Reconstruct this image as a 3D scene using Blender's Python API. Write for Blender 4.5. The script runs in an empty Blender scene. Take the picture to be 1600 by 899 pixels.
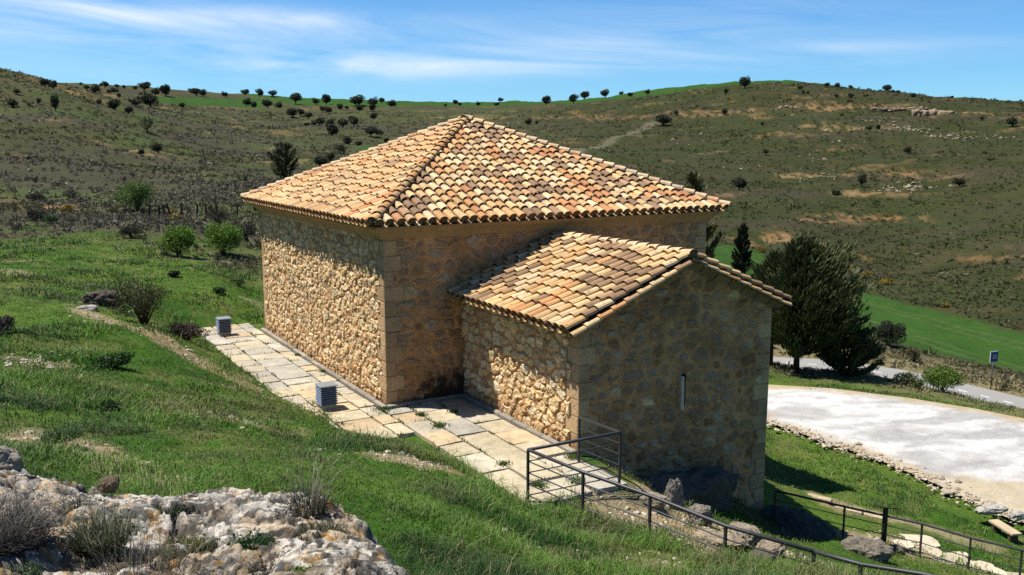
import bpy, math, random
import numpy as np
from mathutils import Vector, noise as mnoise

R = math.radians
rng = np.random.default_rng(7)
random.seed(7)
scene = bpy.context.scene
col = scene.collection

# ------------------------------------------------------------------ survey of the place
# The photographer stands on the slope at (0,0), eye 6.3 m above the paving beside the chapel, looking along +Y.
EYE = 6.3
FOC = 1400.0
PITCH = math.atan(221 / 1400)
CP, SP = math.cos(PITCH), math.sin(PITCH)

def bearing(u, v):
    a = (u - 800) / FOC
    b = (449.5 - v) / FOC
    return a, CP + b * SP, b * CP - SP

def at_y(u, v, y):
    a, f, k = bearing(u, v)
    return (a / f * y, y, EYE + k / f * y)

def at_z(u, v, z):
    a, f, k = bearing(u, v)
    t = (z - EYE) / k
    return (a * t, f * t, z)

# chapel axes: P runs along the shaded front, Q along the sunlit side
N0 = np.array([-3.06, 21.2])
AP = np.array([0.8616, 0.5075])
AQ = np.array([-0.5075, 0.8616])
YAW = math.atan2(0.5075, 0.8616)
def site(p, q):
    w = N0 + AP * p + AQ * q
    return float(w[0]), float(w[1])
def to_pq(x, y):
    dx, dy = x - N0[0], y - N0[1]
    return dx * AP[0] + dy * AP[1], dx * AQ[0] + dy * AQ[1]

NW, NL = 10.2, 10.9          # nave size along P and Q
AP0, AP1, AQ0 = 2.14, 7.62, -5.1   # apse extents

# ------------------------------------------------------------------ numpy noise
def _hash(ix, iy, seed):
    n = (ix.astype(np.int64) * 374761393 + iy.astype(np.int64) * 668265263 + seed * 974634777) & 0xFFFFFFFF
    n = ((n ^ (n >> 13)) * 1274126177) & 0xFFFFFFFF
    n = (n ^ (n >> 16)) & 0xFFFFFF
    return n / float(0xFFFFFF)

def vnoise(x, y, seed=0):
    x = np.asarray(x, float); y = np.asarray(y, float)
    ix = np.floor(x); iy = np.floor(y)
    fx = x - ix; fy = y - iy
    ux = fx * fx * fx * (fx * (fx * 6 - 15) + 10); uy = fy * fy * fy * (fy * (fy * 6 - 15) + 10)
    ix = ix.astype(np.int64); iy = iy.astype(np.int64)
    a = _hash(ix, iy, seed); b = _hash(ix + 1, iy, seed)
    c = _hash(ix, iy + 1, seed); d = _hash(ix + 1, iy + 1, seed)
    return (a * (1 - ux) + b * ux) * (1 - uy) + (c * (1 - ux) + d * ux) * uy

def fbm(x, y, octv=4, seed=0, gain=0.5):
    s = 0.0; amp = 1.0; tot = 0.0
    ca, sa = math.cos(0.6), math.sin(0.6)
    for o in range(octv):
        s = s + amp * vnoise(x, y, seed + o * 17)
        tot += amp; amp *= gain
        x, y = (x * ca - y * sa) * 2.03 + 5.1, (x * sa + y * ca) * 2.03 + 1.7
    return s / tot

def sst(a, b, x):
    t = np.clip((x - a) / (b - a), 0, 1)
    return t * t * (3 - 2 * t)

def mix(a, b, w):
    a = np.asarray(a, float); b = np.asarray(b, float)
    w = np.asarray(w)[..., None] if (np.ndim(w) and (np.ndim(a) > 0 or np.ndim(b) > 0)) else w
    return a * (1 - w) + b * w

def lerp(a, b, w): return a * (1 - w) + b * w

def poly_sd(x, y, poly):
    """signed distance to a polygon, negative inside"""
    d = np.full(np.shape(x), 1e18); inside = np.zeros(np.shape(x), bool)
    n = len(poly)
    for i in range(n):
        x0, y0 = poly[i]; x1, y1 = poly[(i + 1) % n]
        ex, ey = x1 - x0, y1 - y0
        t = np.clip(((x - x0) * ex + (y - y0) * ey) / (ex * ex + ey * ey + 1e-12), 0, 1)
        d = np.minimum(d, (x - x0 - t * ex) ** 2 + (y - y0 - t * ey) ** 2)
        if y0 != y1:
            cnd = ((y0 > y) != (y1 > y)) & (x < (x1 - x0) * (y - y0) / (y1 - y0) + x0)
            inside ^= cnd
    d = np.sqrt(d)
    return np.where(inside, -d, d)

def line_d(x, y, pts):
    d = np.full(np.shape(x), 1e18)
    for (x0, y0), (x1, y1) in zip(pts[:-1], pts[1:]):
        ex, ey = x1 - x0, y1 - y0
        t = np.clip(((x - x0) * ex + (y - y0) * ey) / (ex * ex + ey * ey + 1e-12), 0, 1)
        d = np.minimum(d, (x - x0 - t * ex) ** 2 + (y - y0 - t * ey) ** 2)
    return np.sqrt(d)

# ------------------------------------------------------------------ terrain
CT = []
def cy(*rows):
    for u, v, y in rows: CT.append(at_y(u, v, y))
def cz(*rows):
    for u, v, z in rows: CT.append(at_z(u, v, z))
def cpq(*rows):
    for p, q, z in rows:
        x, y = site(p, q); CT.append((x, y, z))
def cpol(*rows):
    for th, r, z in rows: CT.append((r * math.sin(R(th)), r * math.cos(R(th)), z))

cpol((-80, 1.2, 4.9), (-40, 1.2, 4.75), (0, 1.2, 4.5), (40, 1.2, 4.2), (80, 1.2, 4.0),
     (-80, 4, 4.9), (-35, 4, 4.0), (-10, 4, 3.5), (8, 4, 3.25), (25, 4, 2.7), (45, 4, 2.2), (80, 4, 1.6),
     (-75, 12, 5.0), (-75, 35, 7.5), (-75, 120, 22), (75, 12, -2.2), (75, 35, -6), (75, 120, -8), (60, 20, -3.6), (60, 60, -7.5))
# slope in front and to the left
cy((-300, 430, 34), (-300, 600, 14.5), (0, 430, 33), (0, 500, 23), (0, 600, 15.5), (0, 680, 11), (100, 560, 19), (200, 600, 17.2),
   (300, 560, 22.5), (300, 650, 15), (200, 690, 12), (420, 640, 17.8), (450, 720, 11.6), (600, 730, 13), (620, 692, 16.6), (540, 690, 15.6),
   (700, 800, 10.6), (700, 899, 8.2), (800, 840, 10.6), (800, 899, 8.7), (900, 860, 11.2), (900, 899, 9.6), (1000, 880, 11.2),
   (1134, 882, 11.7), (1134, 905, 10.6), (1250, 908, 11.4), (1250, 945, 9.6), (740, 752, 14.2), (1400, 1000, 9.0),
   (180, 495, 25.5), (240, 505, 26.5), (100, 450, 31))
# edge of the paving and the paving itself
for p, q in ((-2.0, 12.4), (-1.8, 8), (-1.6, 3.4), (-1.2, -1.3), (-0.5, -2.2), (0, -3), (-0.1, -5.5), (-0.1, -6.8), (1, -6), (1, -2), (2, -4), (-1, 6), (-1, 1), (1, 0.5), (5, 4)):
    cpq((p, q, -0.1))
cpq((12.5, 6, -1.4), (5, 13, -0.4), (-0.5, 14.5, -0.05), (12.5, 12, -1.8), (9.5, -2, -2.4))
# below the landing and beside the apse
cy((911, 822, 13.4), (960, 792, 16), (1000, 765, 18), (1016, 838, 13.4), (1100, 830, 15.2), (1200, 858, 15.2), (1134, 884, 13.1), (1272, 905, 12.2),
   (1300, 835, 19.4), (1240, 838, 20.0), (1250, 872, 15.5), (1350, 880, 17.5), (1440, 915, 15.0))
cz((1195, 800, -2.5), (1320, 846, -3.3), (1436, 875, -3.45), (1516, 893, -3.6), (1240, 770, -3.15), (1400, 845, -3.6), (1600, 905, -3.95))
cz((1200, 660, -4.3), (1300, 720, -4.2), (1200, 700, -4.1), (1205, 735, -3.7), (1400, 770, -4.0), (1580, 812, -4.3), (1400, 650, -4.3), (1600, 700, -4.3), (1600, 655, -4.3), (1200, 602, -4.3), (1800, 760, -4.4), (1480, 700, -4.3))
cz((1243, 584, -5.2), (1330, 585, -5.4), (1470, 612, -5.6), (1580, 636, -5.7))
cz((1260, 567, -6.7), (1385, 573, -6.8), (1500, 600, -6.8), (1600, 630, -6.8), (1548, 606, -6.75), (1800, 680, -7))
cz((1388, 541, -7.4), (1600, 598, -7.8), (1600, 520, -8.4), (1310, 440, -7.8), (1450, 490, -8.2), (1130, 397, -6), (1450, 550, -7.8), (1800, 600, -8.6))
# right hill
cy((1600, 460, 84), (1600, 400, 104), (1400, 420, 116), (1400, 300, 165), (1400, 230, 225), (1400, 175, 305), (1400, 147, 365), (1400, 152, 420), (1400, 170, 600),
   (1600, 300, 150), (1600, 220, 230), (1600, 160, 335), (1600, 168, 420), (1600, 190, 600),
   (1180, 330, 150), (1180, 250, 220), (1180, 180, 320), (1180, 130, 420), (1180, 136, 500), (1180, 160, 700),
   (1270, 132, 395), (1300, 380, 125), (1000, 330, 140), (1000, 270, 190), (1000, 225, 265), (1000, 185, 350), (1000, 150, 430), (1000, 145, 480), (1000, 165, 700),
   (1900, 170, 300), (1900, 300, 130), (1900, 450, 75), (1900, 220, 600), (2300, 200, 300), (2300, 330, 110), (2300, 250, 600))
# behind the chapel and the gully
cy((800, 330, 110), (800, 260, 190), (800, 215, 300), (800, 187, 400), (800, 161, 520), (800, 170, 700),
   (900, 159, 505), (600, 160, 520), (600, 168, 700), (600, 182, 400), (600, 205, 290), (592, 228, 220), (640, 215, 280), (560, 260, 165),
   (500, 242, 150), (450, 284, 86), (400, 330, 66), (395, 400, 47), (395, 450, 40), (600, 330, 90), (1090, 380, 95), (1000, 380, 100))
# left hill, plateau behind it
cy((400, 150, 520), (400, 162, 700), (400, 171, 430), (400, 192, 330), (400, 218, 215), (400, 252, 140), (400, 290, 92),
   (300, 150, 470), (300, 168, 380), (300, 192, 230), (300, 225, 150), (300, 270, 105), (300, 320, 70), (300, 370, 50),
   (200, 134, 480), (200, 150, 400), (200, 168, 290), (200, 180, 200), (200, 220, 140), (200, 260, 105), (200, 300, 78), (200, 340, 60), (200, 400, 43), (200, 160, 700),
   (100, 132, 450), (100, 150, 330), (100, 143, 205), (100, 137, 260), (100, 165, 165), (100, 220, 120), (100, 300, 75), (100, 370, 48), (100, 150, 700),
   (0, 116, 205), (0, 122, 300), (0, 150, 168), (0, 200, 125), (0, 250, 95), (0, 300, 72), (0, 340, 57), (0, 375, 47), (0, 140, 480), (0, 150, 700),
   (-300, 70, 190), (-300, 90, 320), (-300, 200, 110), (-300, 300, 65), (-300, 370, 45), (-300, 140, 700), (285, 402, 44), (345, 398, 46.5), (215, 340, 58), (340, 440, 37))
CT = np.array(CT)

def _warp(x, y):
    r = np.hypot(x, y) + 1e-6
    th = np.clip(np.arctan2(x, y), -1.4, 1.4)
    return th * 2.2, np.log(np.maximum(r, 0.8)), r

def _tps_fit():
    X, Y, r = _warp(CT[:, 0], CT[:, 1])
    val = (CT[:, 2] - EYE) / (r + 8)
    n = len(X)
    d2 = (X[:, None] - X[None]) ** 2 + (Y[:, None] - Y[None]) ** 2
    K = 0.5 * d2 * np.log(d2 + 1e-12) + np.eye(n) * 0.0015
    Pm = np.c_[np.ones(n), X, Y]
    A = np.zeros((n + 3, n + 3)); A[:n, :n] = K; A[:n, n:] = Pm; A[n:, :n] = Pm.T
    return X, Y, np.linalg.solve(A, np.r_[val, 0, 0, 0])
TX, TY, TW = _tps_fit()

def h_smooth(x, y):
    x = np.asarray(x, float); y = np.asarray(y, float)
    shp = x.shape; x = x.ravel(); y = y.ravel()
    X, Y, r = _warp(x, y)
    out = np.empty(len(x))
    for s in range(0, len(x), 40000):
        e = s + 40000
        d2 = (X[s:e, None] - TX[None]) ** 2 + (Y[s:e, None] - TY[None]) ** 2
        out[s:e] = (0.5 * d2 * np.log(d2 + 1e-12)) @ TW[:-3] + TW[-3] + X[s:e] * TW[-2] + Y[s:e] * TW[-1]
    return (out * (r + 8) + EYE).reshape(shp)

def hit(u, v, y0=3.0, y1=690.0):
    """where the line of sight over a survey mark meets the ground (steps down until it does)"""
    ys = np.exp(np.linspace(math.log(y0), math.log(y1), 700))
    for k in range(40):
        a, f, kz = bearing(u, v + k)
        z = EYE + kz / f * ys
        g = h_smooth(a / f * ys, ys)
        below = np.nonzero(z < g)[0]
        if len(below):
            i = below[0]
            if i == 0: return a / f * ys[0], ys[0], g[0]
            d0 = z[i - 1] - g[i - 1]; d1 = z[i] - g[i]
            y = ys[i - 1] + (ys[i] - ys[i - 1]) * d0 / (d0 - d1)
            return a / f * y, y, EYE + kz / f * y
    return a / f * y1, y1, g[-1]
def hxy(u, v, **k): return hit(u, v, **k)[:2]
def poly_at(pts, **k): return [hxy(u, v, **k) for u, v in pts]

PAVE = [site(*t) for t in ((-2.0, 12.4), (0.2, 12.4), (0.2, 0.2), (2.3, 0.2), (2.3, -7.0), (-0.14, -7.0), (-0.12, -5.5), (0.0, -3.2), (-0.5, -2.3), (-1.2, -1.5), (-1.45, 1.0), (-1.7, 4.5), (-1.9, 9))]
LOT_Z = -4.3
LOT = [at_z(u, v, LOT_Z)[:2] for u, v in ((1100, 606), (1200, 601), (1300, 607), (1420, 622), (1520, 638), (1600, 654), (1700, 672), (1800, 700), (1800, 860), (1680, 835), (1580, 812), (1530, 788), (1470, 760), (1380, 721), (1290, 690), (1200, 660), (1100, 620))]
ROAD = [at_z(u, v, -6.8)[:2] for u, v in ((1050, 560), (1200, 566), (1300, 571), (1400, 586), (1521, 615), (1600, 635), (1750, 678), (1900, 735))]
ROAD_Z = -6.8

def height(x, y, rough=True):
    x = np.asarray(x, float); y = np.asarray(y, float)
    z = h_smooth(x, y)
    r = np.hypot(x, y)
    if rough:
        far = sst(45, 140, r)
        z = z + (fbm(x / 1.6, y / 1.6, 3, 3) - 0.5) * 0.26 * (1 - far) * sst(2, 7, r)
        z = z + (fbm(x / 0.35, y / 0.35, 2, 9) - 0.5) * 0.06 * (1 - far)
        z = z + far * ((fbm(x / 16, y / 16, 4, 21) - 0.5) * 3.2 + (fbm(x / 4.0, y / 4.0, 3, 25) - 0.5) * 0.6)
    near = y < 60
    d = np.where(near, poly_sd(x, y, PAVE), 9.0)
    z = lerp(np.full(z.shape, -0.10), z, sst(-0.02, 0.75, d))
    d = np.where(near, poly_sd(x, y, LOT), 99.0)
    z = lerp(np.full(z.shape, LOT_Z - 0.12), z, sst(0.1, 2.2, d))
    d = np.where(y < 80, line_d(x, y, ROAD), 99.0)
    z = lerp(np.full(z.shape, ROAD_Z - 0.15), z, sst(2.2, 5.0, d))
    return z

# ------------------------------------------------------------------ mesh and material helpers
def make_mesh(name, V, F, C=None, smooth=False, mat=None):
    """V Nx3, F list of index arrays (tris / quads), C Nx3 point colours"""
    if not isinstance(F, (list, tuple)): F = [F]
    F = [np.asarray(f, np.int32) for f in F if len(f)]
    me = bpy.data.meshes.new(name)
    V = np.asarray(V, np.float32)
    loops = np.concatenate([f.ravel() for f in F])
    sizes = np.concatenate([np.full(len(f), f.shape[1], np.int32) for f in F])
    starts = np.concatenate([[0], np.cumsum(sizes)[:-1]]).astype(np.int32)
    me.vertices.add(len(V)); me.vertices.foreach_set('co', V.ravel())
    me.loops.add(len(loops)); me.loops.foreach_set('vertex_index', loops)
    me.polygons.add(len(sizes)); me.polygons.foreach_set('loop_start', starts)
    try: me.polygons.foreach_set('loop_total', sizes)
    except Exception: pass
    me.polygons.foreach_set('use_smooth', np.full(len(sizes), bool(smooth)))
    me.update(calc_edges=True)
    if C is not None:
        at = me.attributes.new('Col', 'FLOAT_COLOR', 'POINT')
        c4 = np.ones((len(V), 4), np.float32); c4[:, :3] = C
        at.data.foreach_set('color', c4.ravel())
    me.validate(verbose=False)
    if mat is not None: me.materials.append(mat)
    return me

def link(name, data, parent=None, loc=None, rotz=0, **props):
    o = bpy.data.objects.new(name, data)
    col.objects.link(o)
    if parent is not None: o.parent = parent
    if loc is not None: o.location = loc
    if rotz: o.rotation_euler = (0, 0, rotz)
    for k, w in props.items(): o[k] = w
    return o

class MB:
    """collects shapes of one part"""
    def __init__(self): self.V = []; self.F = {}; self.C = []; self.n = 0
    def add(self, V, F, c=(0.5, 0.5, 0.5)):
        V = np.asarray(V, float).reshape(-1, 3)
        for f in F: self.F.setdefault(len(f), []).append([i + self.n for i in f])
        c = np.asarray(c, float)
        self.C.append(np.tile(c, (len(V), 1)) if c.ndim == 1 else c)
        self.V.append(V); self.n += len(V)
    def addn(self, V, F, C):
        F = np.asarray(F) + self.n
        self.F.setdefault(F.shape[1], []).extend(F.tolist())
        self.V.append(V); self.C.append(C); self.n += len(V)
    def box(self, c, d, c3=(0.5, 0.5, 0.5), rz=0.0, taper=1.0, ch=0.0):
        x, y, z = d[0] / 2, d[1] / 2, d[2] / 2
        pts = []
        if ch > 0:
            lv = [(-z, 1), (z - ch, 1), (z, 0)]
            for zz, full in lv:
                k = 0 if full else ch
                pts += [(-x + k, -y + k, zz), (x - k, -y + k, zz), (x - k, y - k, zz), (-x + k, y - k, zz)]
            F = [(3, 2, 1, 0), (8, 9, 10, 11)]
            for b in (0, 4):
                F += [(b + i, b + (i + 1) % 4, b + 4 + (i + 1) % 4, b + 4 + i) for i in range(4)]
        else:
            for zz, k in ((-z, 1), (z, taper)):
                pts += [(-x * k, -y * k, zz), (x * k, -y * k, zz), (x * k, y * k, zz), (-x * k, y * k, zz)]
            F = [(3, 2, 1, 0), (4, 5, 6, 7)] + [(i, (i + 1) % 4, 4 + (i + 1) % 4, 4 + i) for i in range(4)]
        P = np.array(pts); ca, sa = math.cos(rz), math.sin(rz)
        P = np.c_[P[:, 0] * ca - P[:, 1] * sa + c[0], P[:, 0] * sa + P[:, 1] * ca + c[1], P[:, 2] + c[2]]
        self.add(P, F, c3)
    def tube(self, pts, r, c3=(0.5, 0.5, 0.5), n=8, cap=True):
        pts = [Vector(p) for p in pts]
        rs = r if isinstance(r, (list, tuple)) else [r] * len(pts)
        V = []; F = []
        for i, p in enumerate(pts):
            d = (pts[min(i + 1, len(pts) - 1)] - pts[max(i - 1, 0)]).normalized()
            a = d.cross(Vector((0, 0, 1)) if abs(d.z) < 0.9 else Vector((1, 0, 0))).normalized(); b = d.cross(a)
            for k in range(n):
                t = 2 * math.pi * k / n
                V.append(p + a * (math.cos(t) * rs[i]) + b * (math.sin(t) * rs[i]))
        for i in range(len(pts) - 1):
            for k in range(n):
                F.append((i * n + k, i * n + (k + 1) % n, (i + 1) * n + (k + 1) % n, (i + 1) * n + k))
        if cap:
            F.append(tuple(range(n))[::-1]); F.append(tuple(range((len(pts) - 1) * n, len(pts) * n)))
        self.add([tuple(v) for v in V], F, c3)
    def mesh(self, name, mat, smooth=False):
        return make_mesh(name, np.concatenate(self.V), [np.array(f) for f in self.F.values()], np.concatenate(self.C), smooth, mat)
    def build(self, name, mat, parent=None, smooth=False, **kw):
        return link(name, self.mesh(name, mat, smooth), parent, **kw)

ALBEDO = 0.71   # common scale of all albedos below
def mat_col(name, rough=0.85, spec=0.2, noise=((4.0, 0.35),), bump=(0.0, 1.0), trans=0.0, spots=None, metallic=0.0, tint=(1, 1, 1)):
    """material from the mesh's own albedo (Col) with procedural variation; noise = ((scale, amount), ...), bump = (strength, scale)"""
    m = bpy.data.materials.new(name); m.use_nodes = True
    nt = m.node_tree; N = nt.nodes; L = nt.links
    b = N['Principled BSDF']; out = N['Material Output']
    at = N.new('ShaderNodeAttribute'); at.attribute_name = 'Col'
    tc = N.new('ShaderNodeTexCoord')
    c = at.outputs['Color']
    gain = ALBEDO
    for sc_, am in noise:
        n = N.new('ShaderNodeTexNoise'); n.inputs['Scale'].default_value = sc_; n.inputs['Detail'].default_value = 4; n.inputs['Roughness'].default_value = 0.65
        L.new(tc.outputs['Object'], n.inputs['Vector'])
        mr = N.new('ShaderNodeMapRange'); mr.inputs[1].default_value = 0.25; mr.inputs[2].default_value = 0.75
        mr.inputs[3].default_value = (1 - am) * gain; mr.inputs[4].default_value = (1 + am) * gain; gain = 1.0
        L.new(n.outputs['Fac'], mr.inputs[0])
        mx = N.new('ShaderNodeMix'); mx.data_type = 'RGBA'; mx.blend_type = 'MULTIPLY'; mx.inputs[0].default_value = 1
        L.new(c, mx.inputs[6]); L.new(mr.outputs[0], mx.inputs[7]); c = mx.outputs[2]
    if spots:
        for sc_, lo, hi, rgb, am in spots:
            n = N.new('ShaderNodeTexNoise'); n.inputs['Scale'].default_value = sc_; n.inputs['Detail'].default_value = 5; n.inputs['Roughness'].default_value = 0.7
            mp = N.new('ShaderNodeMapping'); mp.inputs['Location'].default_value = (sc_, lo * 9, hi * 7)
            L.new(tc.outputs['Object'], mp.inputs['Vector']); L.new(mp.outputs[0], n.inputs['Vector'])
            mr = N.new('ShaderNodeMapRange'); mr.inputs[1].default_value = lo; mr.inputs[2].default_value = hi; mr.inputs[4].default_value = am
            L.new(n.outputs['Fac'], mr.inputs[0])
            mx = N.new('ShaderNodeMix'); mx.data_type = 'RGBA'
            L.new(mr.outputs[0], mx.inputs[0]); L.new(c, mx.inputs[6]); mx.inputs[7].default_value = (*rgb, 1); c = mx.outputs[2]
    L.new(c, b.inputs['Base Color'])
    b.inputs['Roughness'].default_value = rough; b.inputs['Specular IOR Level'].default_value = spec; b.inputs['Metallic'].default_value = metallic
    if bump[0]:
        n = N.new('ShaderNodeTexNoise'); n.inputs['Scale'].default_value = bump[1]; n.inputs['Detail'].default_value = 6; n.inputs['Roughness'].default_value = 0.7
        L.new(tc.outputs['Object'], n.inputs['Vector'])
        bp = N.new('ShaderNodeBump'); bp.inputs['Strength'].default_value = bump[0]; bp.inputs['Distance'].default_value = 0.4 / bump[1] * 2
        L.new(n.outputs['Fac'], bp.inputs['Height']); L.new(bp.outputs[0], b.inputs['Normal'])
    if trans:
        tr = N.new('ShaderNodeBsdfTranslucent'); L.new(c, tr.inputs['Color'])
        ms = N.new('ShaderNodeMixShader'); ms.inputs[0].default_value = trans
        L.new(b.outputs[0], ms.inputs[1]); L.new(tr.outputs[0], ms.inputs[2]); L.new(ms.outputs[0], out.inputs['Surface'])
    return m

M_GROUND = mat_col('ground_soil', 0.95, 0.05, ((0.9, 0.18), (3.2, 0.28), (9.0, 0.22)), (0.4, 6.0))
M_WALL = mat_col('rubble_masonry', 0.92, 0.1, ((2.2, 0.16), (16.0, 0.26), (45.0, 0.2)), (0.55, 34.0))
M_STONE = mat_col('dressed_stone', 0.9, 0.12, ((2.5, 0.16), (18.0, 0.14)), (0.35, 22.0))
M_TILE = mat_col('clay_tile', 0.85, 0.15, ((0.8, 0.14), (6.0, 0.18), (28.0, 0.2)), (0.3, 40.0), spots=((9.0, 0.57, 0.70, (0.10, 0.075, 0.055), 0.75), (1.1, 0.58, 0.75, (0.17, 0.115, 0.075), 0.5)))
M_PAVE = mat_col('paving_stone', 0.9, 0.12, ((0.9, 0.2), (3.5, 0.2), (16.0, 0.2)), (0.4, 25.0), spots=((4.0, 0.55, 0.72, (0.2, 0.17, 0.12), 0.75),))
M_ROCK = mat_col('limestone', 0.93, 0.08, ((3.0, 0.15), (14.0, 0.28), (55.0, 0.4)), (0.9, 45.0), spots=((13.0, 0.565, 0.63, (0.05, 0.047, 0.043), 0.85), (40.0, 0.58, 0.68, (0.10, 0.095, 0.085), 0.6), (8.0, 0.65, 0.70, (0.45, 0.25, 0.06), 0.7)))
M_BOULDER = mat_col('lichened_rock', 0.93, 0.08, ((3.0, 0.25), (18.0, 0.35), (50.0, 0.3)), (0.9, 22.0), spots=((5.0, 0.5, 0.62, (0.05, 0.05, 0.045), 0.85), (9.0, 0.63, 0.7, (0.32, 0.19, 0.05), 0.7)))
M_IRON = mat_col('painted_iron', 0.5, 0.4, ((9.0, 0.15),), (0.08, 60.0), metallic=0.25)
M_LEAF = mat_col('foliage', 0.6, 0.25, ((1.5, 0.15),), trans=0.22)
M_NEEDLE = mat_col('conifer_foliage', 0.6, 0.2, ((1.2, 0.25),), trans=0.08)
M_GRASS = mat_col('grass_blades', 0.6, 0.2, ((0.7, 0.12),), trans=0.3)
M_BARK = mat_col('bark', 0.95, 0.05, ((6.0, 0.3),), (0.8, 12.0))
M_METAL = mat_col('weathered_zinc', 0.45, 0.4, ((7.0, 0.12),), (0.05, 40.0), metallic=0.5)
M_ROAD = mat_col('road_surface', 0.9, 0.2, ((0.6, 0.1), (12.0, 0.1)), (0.2, 30.0))
M_LOT = mat_col('gravel_surface', 0.92, 0.1, ((0.35, 0.12), (2.0, 0.14), (14.0, 0.22)), (0.6, 12.0))
M_PAINT = mat_col('sign_enamel', 0.4, 0.4, ((3.0, 0.03),))
# ------------------------------------------------------------------ ground cover zones (all in world metres)
FIELD = poly_at([(1090, 380), (1150, 388), (1300, 436), (1450, 478), (1600, 519), (1720, 550), (1720, 615), (1600, 584), (1500, 558), (1430, 541), (1345, 520), (1200, 470), (1090, 420)])
FAR_FIELD = poly_at([(232, 151), (300, 152), (415, 154), (425, 162), (395, 169), (300, 164), (240, 158)])
SKY_FIELD = [hxy(u, v) for u, v in ((425, 157), (480, 163), (560, 166), (620, 168), (700, 167), (800, 166), (880, 163), (950, 157), (1040, 146), (1120, 136), (1200, 131), (1232, 131))] + [(330, 690), (120, 690), (-120, 690), (-240, 690)]
MID_GREEN = poly_at([(565, 225), (600, 228), (608, 236), (590, 244), (560, 240)])
ORANGE = [(poly_at([(92, 139), (140, 145), (185, 151), (230, 158)]), 9.0, 0.55), (poly_at([(235, 160), (300, 165), (370, 171)]), 6.0, 0.55),
          (poly_at([(355, 187), (400, 190)]), 4.0, 0.6), (poly_at([(690, 183), (760, 184), (830, 185), (900, 183)]), 8.0, 0.5), (poly_at([(860, 185), (940, 182), (1000, 182)]), 5.0, 0.55),
          (poly_at([(1060, 180), (1130, 178), (1200, 172), (1300, 166), (1380, 168)]), 9.0, 0.62), (poly_at([(1200, 172), (1290, 165), (1350, 160)]), 6.0, 0.5), (poly_at([(1500, 178), (1600, 186)]), 6.0, 0.6),
          (poly_at([(1270, 195), (1330, 200)]), 6.0, 0.7), (poly_at([(1235, 272), (1290, 272), (1350, 272)]), 4.0, 0.55), (poly_at([(1390, 270), (1450, 272), (1520, 276)]), 6.0, 0.5),
          (poly_at([(1260, 345), (1310, 343), (1360, 340), (1410, 336)]), 4.0, 0.5), (poly_at([(1340, 303), (1420, 305)]), 4.0, 0.55), (poly_at([(1165, 375), (1210, 368), (1270, 380)]), 3.0, 0.6), (poly_at([(1300, 393), (1340, 396)]), 2.0, 0.6),
          (poly_at([(1530, 398), (1600, 398)]), 3.0, 0.6), (poly_at([(60, 325), (110, 325)]), 2.0, 0.65), (poly_at([(180, 232), (215, 236), (230, 243)]), 4.0, 0.55)]
TRACK = poly_at([(905, 240), (940, 224), (975, 211), (1022, 192)])
SOIL = [(poly_at([(75, 680), (110, 700), (150, 715), (200, 740), (260, 758)], y0=5), 0.5, 0.8), (poly_at([(135, 488), (170, 500), (225, 515), (270, 540), (330, 570), (390, 600)]), 0.42, 0.75),
        (poly_at([(580, 712), (630, 725), (700, 735), (740, 750)], y0=6), 0.32, 0.85), (poly_at([(150, 470), (165, 480)]), 0.5, 0.5), (poly_at([(20, 560), (80, 570)]), 0.35, 0.4),
        (poly_at([(260, 635), (340, 655), (420, 665)]), 0.5, 0.55), (poly_at([(880, 870), (950, 865), (1060, 890)], y0=6), 0.4, 0.5)]
RUBBLE = [(poly_at([(930, 790), (1010, 815), (1080, 850)], y0=10), 0.8, 0.8), (poly_at([(1040, 800), (1130, 835), (1220, 865), (1300, 893)], y0=12.4), 0.9, 0.95), ([at_z(u, v, -3.5)[:2] for u, v in ((1310, 850), (1360, 850), (1400, 845), (1470, 862))], 0.5, 0.8)]
STEPS_SOIL = [([at_z(u, v, -3.6)[:2] for u, v in ((1290, 780), (1360, 795), (1420, 800), (1480, 815), (1550, 826))], 0.45, 0.7), ([at_z(u, v, -3.4)[:2] for u, v in ((1400, 845), (1470, 858), (1600, 895))], 0.7, 0.6)]
VERGE = [at_z(u, v, -5.6)[:2] for u, v in ((1210, 582), (1330, 592), (1450, 600), (1600, 640))]
_fa, _fb = np.array(hxy(1330, 462)), np.array(hxy(1600, 545)); _fd = (_fb - _fa) / np.linalg.norm(_fb - _fa); FDIR = (-_fd[1], _fd[0])

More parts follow.
